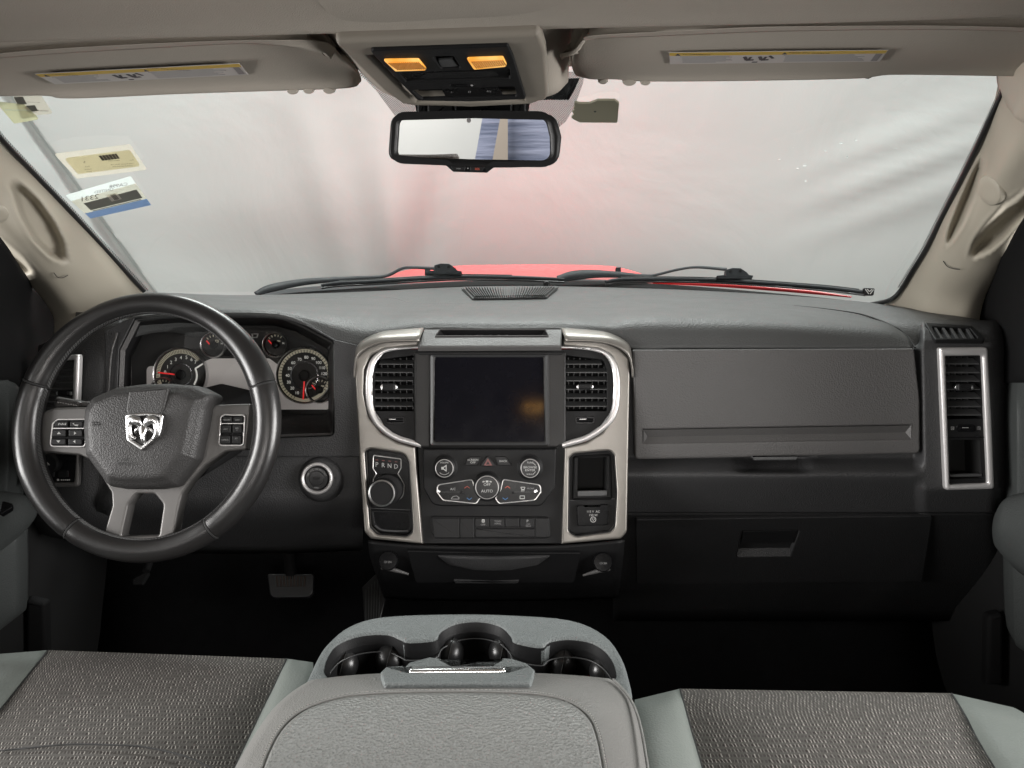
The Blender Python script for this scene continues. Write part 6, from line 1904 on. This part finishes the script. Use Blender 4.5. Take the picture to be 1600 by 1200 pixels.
# ------------------------------------------------------------------ centre console between the seats
cn = thing('armrest_console', 'grey centre armrest console with three cup holders in front of its padded lid', 'console', P(*Z(735, 1040, -.6)))
TZ = -.545
TP = Plane(P(*Z(735, 1000, TZ)), Vector((0, -.03, 1)), up=Vector((0, 1, 0)))
tray_out = [(470, 1075), (478, 1062), (496, 1024), (512, 1002, 10), (545, 976, 20), (598, 961, 20), (705, 956.5), (795, 958), (892, 966, 20), (946, 990, 20), (972, 1024, 20), (984, 1060), (988, 1085), (980, 1104), (940, 1112), (735, 1112), (510, 1112), (474, 1102), (464, 1088)]
cupline = [(512, 1053, 4), (510, 1030, 12), (527, 1005, 14), (562, 991, 16), (603, 988.5, 14), (626, 997, 8), (638, 1001, 4), (680, 997.5, 4), (690, 984, 10), (715, 971.5, 16), (750, 968.5, 16), (781, 976, 14), (797, 991, 8), (804, 1001.5, 4), (846, 1009, 4), (860, 1000, 8), (891, 996, 16), (925, 1002, 16), (949, 1019, 14), (961, 1043, 10), (955, 1060, 6), (900, 1066), (560, 1066)]
tray_out, cupline = soft(tray_out), soft(cupline)
panel('tray_top', TP, tray_out, -.03, 0, M['tray'], cn, b=.008, holes=[cupline], seg=4)
# outer skirt of the console
so = [TP.at(p.x, p.y, -.012) for p in fillet(tray_out)]
loft('console_body', so, [q + Vector((0, -.03, -.40)) for q in so], M['tray'], cn)
A_ = [TP.at(p.x, p.y, -.004) for p in fillet(cupline)]
c0 = sum(A_, Vector()) / len(A_)
B_ = [Vector((c0.x + (q.x - c0.x) * .985, c0.y + (q.y - c0.y) * .93, q.z - .012)) for q in A_]
C_ = [Vector((c0.x + (q.x - c0.x) * .955, c0.y + (q.y - c0.y) * .86, q.z - .10)) for q in A_]
loft('cup_holder_lip', A_, B_, M['black'], cn)
loft('cup_holder_well', B_, C_, M['black'], cn, cap=True)
tube('well_edge', [TP.at(p.x, p.y + 7 + (p.y - 968) * .02, -.022) for p in fillet(cupline) if p.y < 1050], .0008, M['slat'], cn, 1, 6, px=False)
for x, y, r_ in ((541, 1036, 19), (611, 1028, 20), (704, 1018, 19), (784, 1017, 18), (877, 1032, 20), (940, 1046, 18)):
    r_ *= 1.14
    d = Z(x, y, TZ - .043)
    pl = planeT(x, y, d[2], 35)
    pr_ = [(r_ * math.cos(R(a)), .012 + r_ * 1.05 * pl.mpp(x, y) * math.sin(R(a))) for a in (-30, -10, 10, 30, 45, 60, 75, 86)]
    fg = lathe('rubber_finger', pl, (x, y + 3), pr_, M['rubber'], cn, seg=26, sq=1.12, ang=80)
    mm = pl.mpp(x, y)
    c = pl.uv(x, y + 3)
    pts = [pl.w(c.x + mm * r_ * .26 * math.sin(R(a)) + mm * r_ * .05, c.y + mm * r_ * 1.12 * math.sin(R(a)), .012 + r_ * 1.07 * mm * math.cos(R(a))) for a in (-75, -50, -25, 0, 25, 50, 75)]
    tube('slit', pts, .0007, M['void'], fg, 3, 5, px=False)
# divider in front of the latch
panel('latch_tower', Plane(P(*Z(735, 1040, -.535)), Vector((0, -.25, 1)), up=Vector((0, 1, 0))), [(628, 1052), (632, 1044), (640, 1036, 3), (672, 1027.5, 4), (688, 1030, 4), (708, 1041, 10), (742, 1043.5), (768, 1040, 10), (786, 1029, 5), (800, 1030, 4), (822, 1037, 5), (836, 1048, 3), (836, 1060), (628, 1060)], -.03, .003, M['tray'], cn, b=.004)
# lid
lid_rows = []
def lidrow(xl, xr, yl, yr, ym, z, dz_edge, n=12):
    r_ = []
    for k in range(n + 1):
        u = k / n
        x = xl + (xr - xl) * u
        e = abs(2 * u - 1)
        y = (yl + (yr - yl) * u) * e ** 3 + ym * (1 - e ** 3)
        r_.append(P(*Z(x, y, z - dz_edge * e ** 6)))
    return r_


lid_def = [(500, 944, 1066, 1064, 1056, -.545, .0), (490, 950, 1062, 1060, 1050.5, -.522, .010), (476, 958, 1068, 1064, 1053.5, -.512, .014), (452, 972, 1084, 1076, 1068, -.506, .018), (428, 986, 1106, 1095, 1090, -.502, .022),
           (408, 996, 1132, 1120, 1116, -.500, .026), (390, 1003, 1160, 1150, 1146, -.499, .028), (366, 1010, 1202, 1196, 1190, -.498, .030), (330, 1016, 1270, 1266, 1260, -.498, .03), (280, 1024, 1360, 1360, 1360, -.498, .03)]
lr2 = [lidrow(*d) for d in lid_def]
grid('lid', lr2, M['lidedge'], cn, 3, 5, world=True, solid=.012)
# side wall of the lid down to the base
for k in (0, -1):
    side = [[r[k] for r in lr2[1:]], [r[k] + Vector((-.004 if k == 0 else .004, 0, -.02)) for r in lr2[1:]], [r[k] + Vector((0, 0, -.055)) for r in lr2[1:]], [r[k] + Vector((0, 0, -.3)) for r in lr2[1:]]]
    grid('lid_side', side, M['lidedge'], cn, 3, 4, world=True)
# raised stitched panel of the lid
pin = [(404, 1215), (409, 1200), (420, 1172), (436, 1143), (458, 1120), (490, 1102), (540, 1088.5), (600, 1083.5), (640, 1082), (690, 1081.5), (750, 1081.5), (800, 1083), (838, 1085.5), (872, 1091), (900, 1102), (924, 1124), (936, 1155), (944, 1195), (947, 1215)]


def lid_z(x, y):
    return -.498 - .012 * max(0, (1120 - y) / 60) ** 2 * .6


ins = []
for s in (1.0, .985, .95, .7, .35, .02):
    r_ = []
    for x, y in pin:
        xx = 676 + (x - 676) * s
        yy = 1215 + (y - 1215) * s
        lift = {1.0: -.003, .985: .0035, .95: .0062, .7: .0075, .35: .008, .02: .008}[s]
        r_.append(P(*Z(xx, yy, lid_z(xx, yy) + lift)))
    ins.append(r_)
grid('lid_cushion', ins, M['lidleather'], cn, 4, 4, world=True)
pz = [P(*Z(x, y, lid_z(x, y) + .0018)) for x, y in pin]
tube('piping', pz, .0022, M['lidedge'], cn, 5, 8, px=False)
tube('seam_groove', [P(*Z(x + (x - 676) * .008, y - 1.6, lid_z(x, y) + .0002)) for x, y in pin], .0014, M['emboss'], cn, 5, 6, px=False)
W = []
pth = spline(pz, 8)
for i in range(0, len(pth) - 1):
    a, b_ = pth[i], pth[i + 1]
    a = a.lerp(b_, .1); b_ = a.lerp(b_, .65)
    t_ = (b_ - a).normalized(); s_ = t_.cross(Vector((0, 0, 1))) * .0005
    o_ = Vector((0, 0, .0022)) - s_ * 3
    W.append(([a - s_ + o_, b_ - s_ + o_, b_ + s_ + o_, a + s_ + o_], [(0, 1, 2, 3)]))
mk('stitching', *join(W), M['seamthread'], cn, 0)['kind'] = 'stuff'
sd = [P(*Z(x, y, -.52)) for x, y in ((958, 1062), (974, 1078), (988, 1098), (998, 1124), (1005, 1156), (1012, 1200), (1018, 1260))]
tube('side_piping', sd, .0016, M['lidedge'], cn, 5, 8, px=False)
# latch
LPn = Plane(P(*Z(714, 1062, -.505)), Vector((0, .10, 1)), up=Vector((0, 1, 0)))
la = panel('latch', LPn, [(594, 1056, 3), (603, 1047.5, 4), (631, 1045.5, 4), (638, 1056), (792, 1056), (797, 1047.5, 3), (828, 1046, 4), (835, 1054, 4), (830, 1073, 6), (600, 1074, 6)], -.012, .005, M['tray'], cn, b=.003)
panel('chrome_bar', LPn.up(.0), [(638, 1050, 2), (790, 1049, 2), (791, 1057, 2), (639, 1058, 2)], -.012, .008, M['bright'], la, b=.0035)

# ------------------------------------------------------------------ doors
dr = thing('door', 'passenger door with grey armrest and dark upper panel at the right edge', 'door', P(1590, 800, 1.15), 'front doors')
up_ = [[(1500, 400, 1.50), (1540, 425, 1.40), (1566, 400, 1.28), (1600, 340, 1.18), (1680, 240, 1.05)], [(1508, 480, 1.49), (1536, 490, 1.42), (1560, 480, 1.33), (1600, 430, 1.22), (1700, 380, 1.02)],
       [(1512, 560, 1.47), (1545, 565, 1.38), (1565, 575, 1.30), (1600, 572, 1.20), (1720, 570, .98)], [(1514, 600, 1.47), (1548, 600, 1.37), (1566, 598, 1.30), (1588, 598, 1.23), (1720, 596, .98)]]
grid('sail_panel', up_, M['matte'], dr, 5, 5, solid=.01)
tr2 = [[(1564, 597, 1.32), (1574, 590, 1.285), (1584, 586, 1.25), (1604, 582, 1.205), (1720, 575, .98)], [(1563, 640, 1.31), (1575, 640, 1.26), (1588, 640, 1.22), (1606, 640, 1.19), (1720, 640, .98)],
       [(1563, 710, 1.30), (1575, 710, 1.255), (1588, 710, 1.215), (1606, 710, 1.185), (1720, 710, .98)], [(1563, 790, 1.30), (1575, 790, 1.255), (1588, 786, 1.215), (1606, 780, 1.185), (1720, 770, .98)]]
grid('upper_trim', tr2, M['armrest'], dr, 5, 5, solid=.01)
ar = [[(1575, 790, 1.27), (1585, 777, 1.25), (1600, 770, 1.22), (1640, 768, 1.15), (1740, 760, .98)], [(1556, 800, 1.24), (1566, 784, 1.20), (1590, 776, 1.17), (1640, 776, 1.09), (1740, 780, .94)],
      [(1550, 826, 1.225), (1558, 824, 1.185), (1580, 822, 1.15), (1640, 835, 1.06), (1740, 850, .92)], [(1554, 852, 1.235), (1564, 862, 1.20), (1588, 878, 1.16), (1640, 905, 1.07), (1740, 940, .93)], [(1566, 862, 1.27), (1576, 878, 1.24), (1598, 898, 1.20), (1640, 920, 1.12), (1740, 950, .98)]]
grid('armrest', ar, M['armrest'], dr, 6, 6, solid=.01)
po = [[(1566, 850, 1.30), (1580, 858, 1.25), (1600, 872, 1.21), (1720, 900, 1.0)], [(1567, 910, 1.29), (1580, 912, 1.24), (1600, 915, 1.20), (1720, 930, .99)], [(1570, 968, 1.28), (1582, 990, 1.23), (1602, 1010, 1.19), (1720, 1060, .98)], [(1572, 978, 1.30), (1586, 1000, 1.26), (1606, 1018, 1.23), (1720, 1070, 1.02)]]
grid('pocket', po, M['armrest'], dr, 5, 5, solid=.01)
lo = [[(1500, 600, 1.48), (1562, 600, 1.36), (1600, 600, 1.26), (1720, 600, 1.04)], [(1500, 800, 1.48), (1562, 800, 1.36), (1600, 800, 1.26), (1720, 800, 1.04)], [(1500, 1000, 1.48), (1562, 1000, 1.36), (1600, 1000, 1.27), (1720, 1000, 1.04)], [(1500, 1250, 1.48), (1562, 1250, 1.36), (1600, 1250, 1.28), (1720, 1250, 1.04)]]
grid('inner_shell', lo, M['matte'], dr, 4, 4, solid=.02)
sP = planeT(1588, 806, 1.155, 55, -30)
panel('switch_plate', sP, [(1581, 800, 3), (1600, 802), (1640, 806), (1640, 822), (1600, 818), (1588, 812, 2)], -.004, .006, M['gloss'], dr, b=.002)

dl = thing('door', 'driver door with grey armrest and dark upper panel left of the steering wheel', 'door', P(10, 800, 1.15), 'front doors')
upl = [[(100, 440, 1.50), (60, 450, 1.40), (34, 420, 1.28), (0, 370, 1.18), (-80, 280, 1.05)], [(92, 500, 1.49), (64, 510, 1.42), (38, 490, 1.33), (0, 450, 1.22), (-100, 400, 1.02)],
       [(84, 560, 1.46), (56, 565, 1.37), (38, 575, 1.30), (0, 575, 1.20), (-120, 570, .98)], [(80, 606, 1.45), (52, 606, 1.36), (34, 606, 1.30), (10, 604, 1.24), (-120, 600, .98)]]
grid('sail_panel', upl, M['matte'], dl, 5, 5, solid=.01)
trl = [[(36, 612, 1.31), (28, 601, 1.28), (16, 596, 1.24), (-4, 590, 1.20), (-120, 580, .98)], [(38, 660, 1.30), (30, 660, 1.255), (15, 660, 1.215), (-5, 660, 1.185), (-120, 660, .98)], [(38, 720, 1.30), (30, 720, 1.255), (15, 720, 1.215), (-5, 720, 1.185), (-120, 720, .98)],
       [(36, 785, 1.30), (28, 785, 1.255), (12, 780, 1.215), (-5, 776, 1.185), (-120, 770, .98)]]
grid('upper_trim', trl, M['armrest'], dl, 5, 5, solid=.01)
arl = [[(40, 778, 1.27), (20, 772, 1.24), (0, 770, 1.20), (-40, 766, 1.13), (-140, 760, .98)], [(58, 790, 1.245), (40, 776, 1.20), (4, 772, 1.16), (-40, 776, 1.09), (-140, 780, .94)],
       [(57, 806, 1.24), (40, 812, 1.19), (4, 820, 1.13), (-40, 835, 1.06), (-140, 850, .92)], [(46, 822, 1.25), (28, 838, 1.205), (0, 858, 1.15), (-40, 885, 1.07), (-140, 940, .93)], [(40, 828, 1.28), (20, 846, 1.24), (-8, 868, 1.20), (-40, 890, 1.12), (-140, 950, .98)]]
grid('armrest', arl, M['armrest'], dl, 6, 6, solid=.01)
pol = [[(44, 826, 1.30), (28, 836, 1.25), (4, 852, 1.21), (-120, 900, 1.0)], [(45, 880, 1.29), (30, 882, 1.24), (0, 890, 1.19), (-120, 930, .99)], [(44, 944, 1.28), (28, 956, 1.23), (0, 976, 1.19), (-120, 1060, .98)], [(42, 950, 1.30), (24, 964, 1.26), (-4, 986, 1.23), (-120, 1070, 1.02)]]
grid('pocket', pol, M['armrest'], dl, 5, 5, solid=.01)
lol = [[(100, 606, 1.48), (38, 606, 1.36), (0, 606, 1.26), (-120, 606, 1.04)], [(100, 800, 1.48), (38, 800, 1.36), (0, 800, 1.26), (-120, 800, 1.04)], [(100, 1000, 1.48), (38, 1000, 1.36), (0, 1000, 1.27), (-120, 1000, 1.04)], [(100, 1250, 1.48), (38, 1250, 1.36), (0, 1250, 1.28), (-120, 1250, 1.04)]]
grid('inner_shell', lol, M['matte'], dl, 4, 4, solid=.02)
sPl = planeT(4, 798, 1.14, 55, 30)
panel('switch_plate', sPl, [(-40, 788), (8, 786, 3), (22, 790, 3), (20, 796, 3), (0, 808), (-40, 822)], -.004, .006, M['gloss'], dl, b=.002)

# rear dome lamp on the roof above the camera (the touchscreen mirrors it)
dm_ = thing('dome_lamp', 'small lit amber dome lamp on the roof behind the camera', 'lamp', (0.08, -0.12, E + .24))
slab('lens', 0.045, 0.115, -0.16, -0.10, E + .180, E + .192, M['amber2'], dm_)
slab('bezel', 0.00, 0.16, -0.21, -0.05, E + .1925, E + .2, M['console_beige'], dm_)
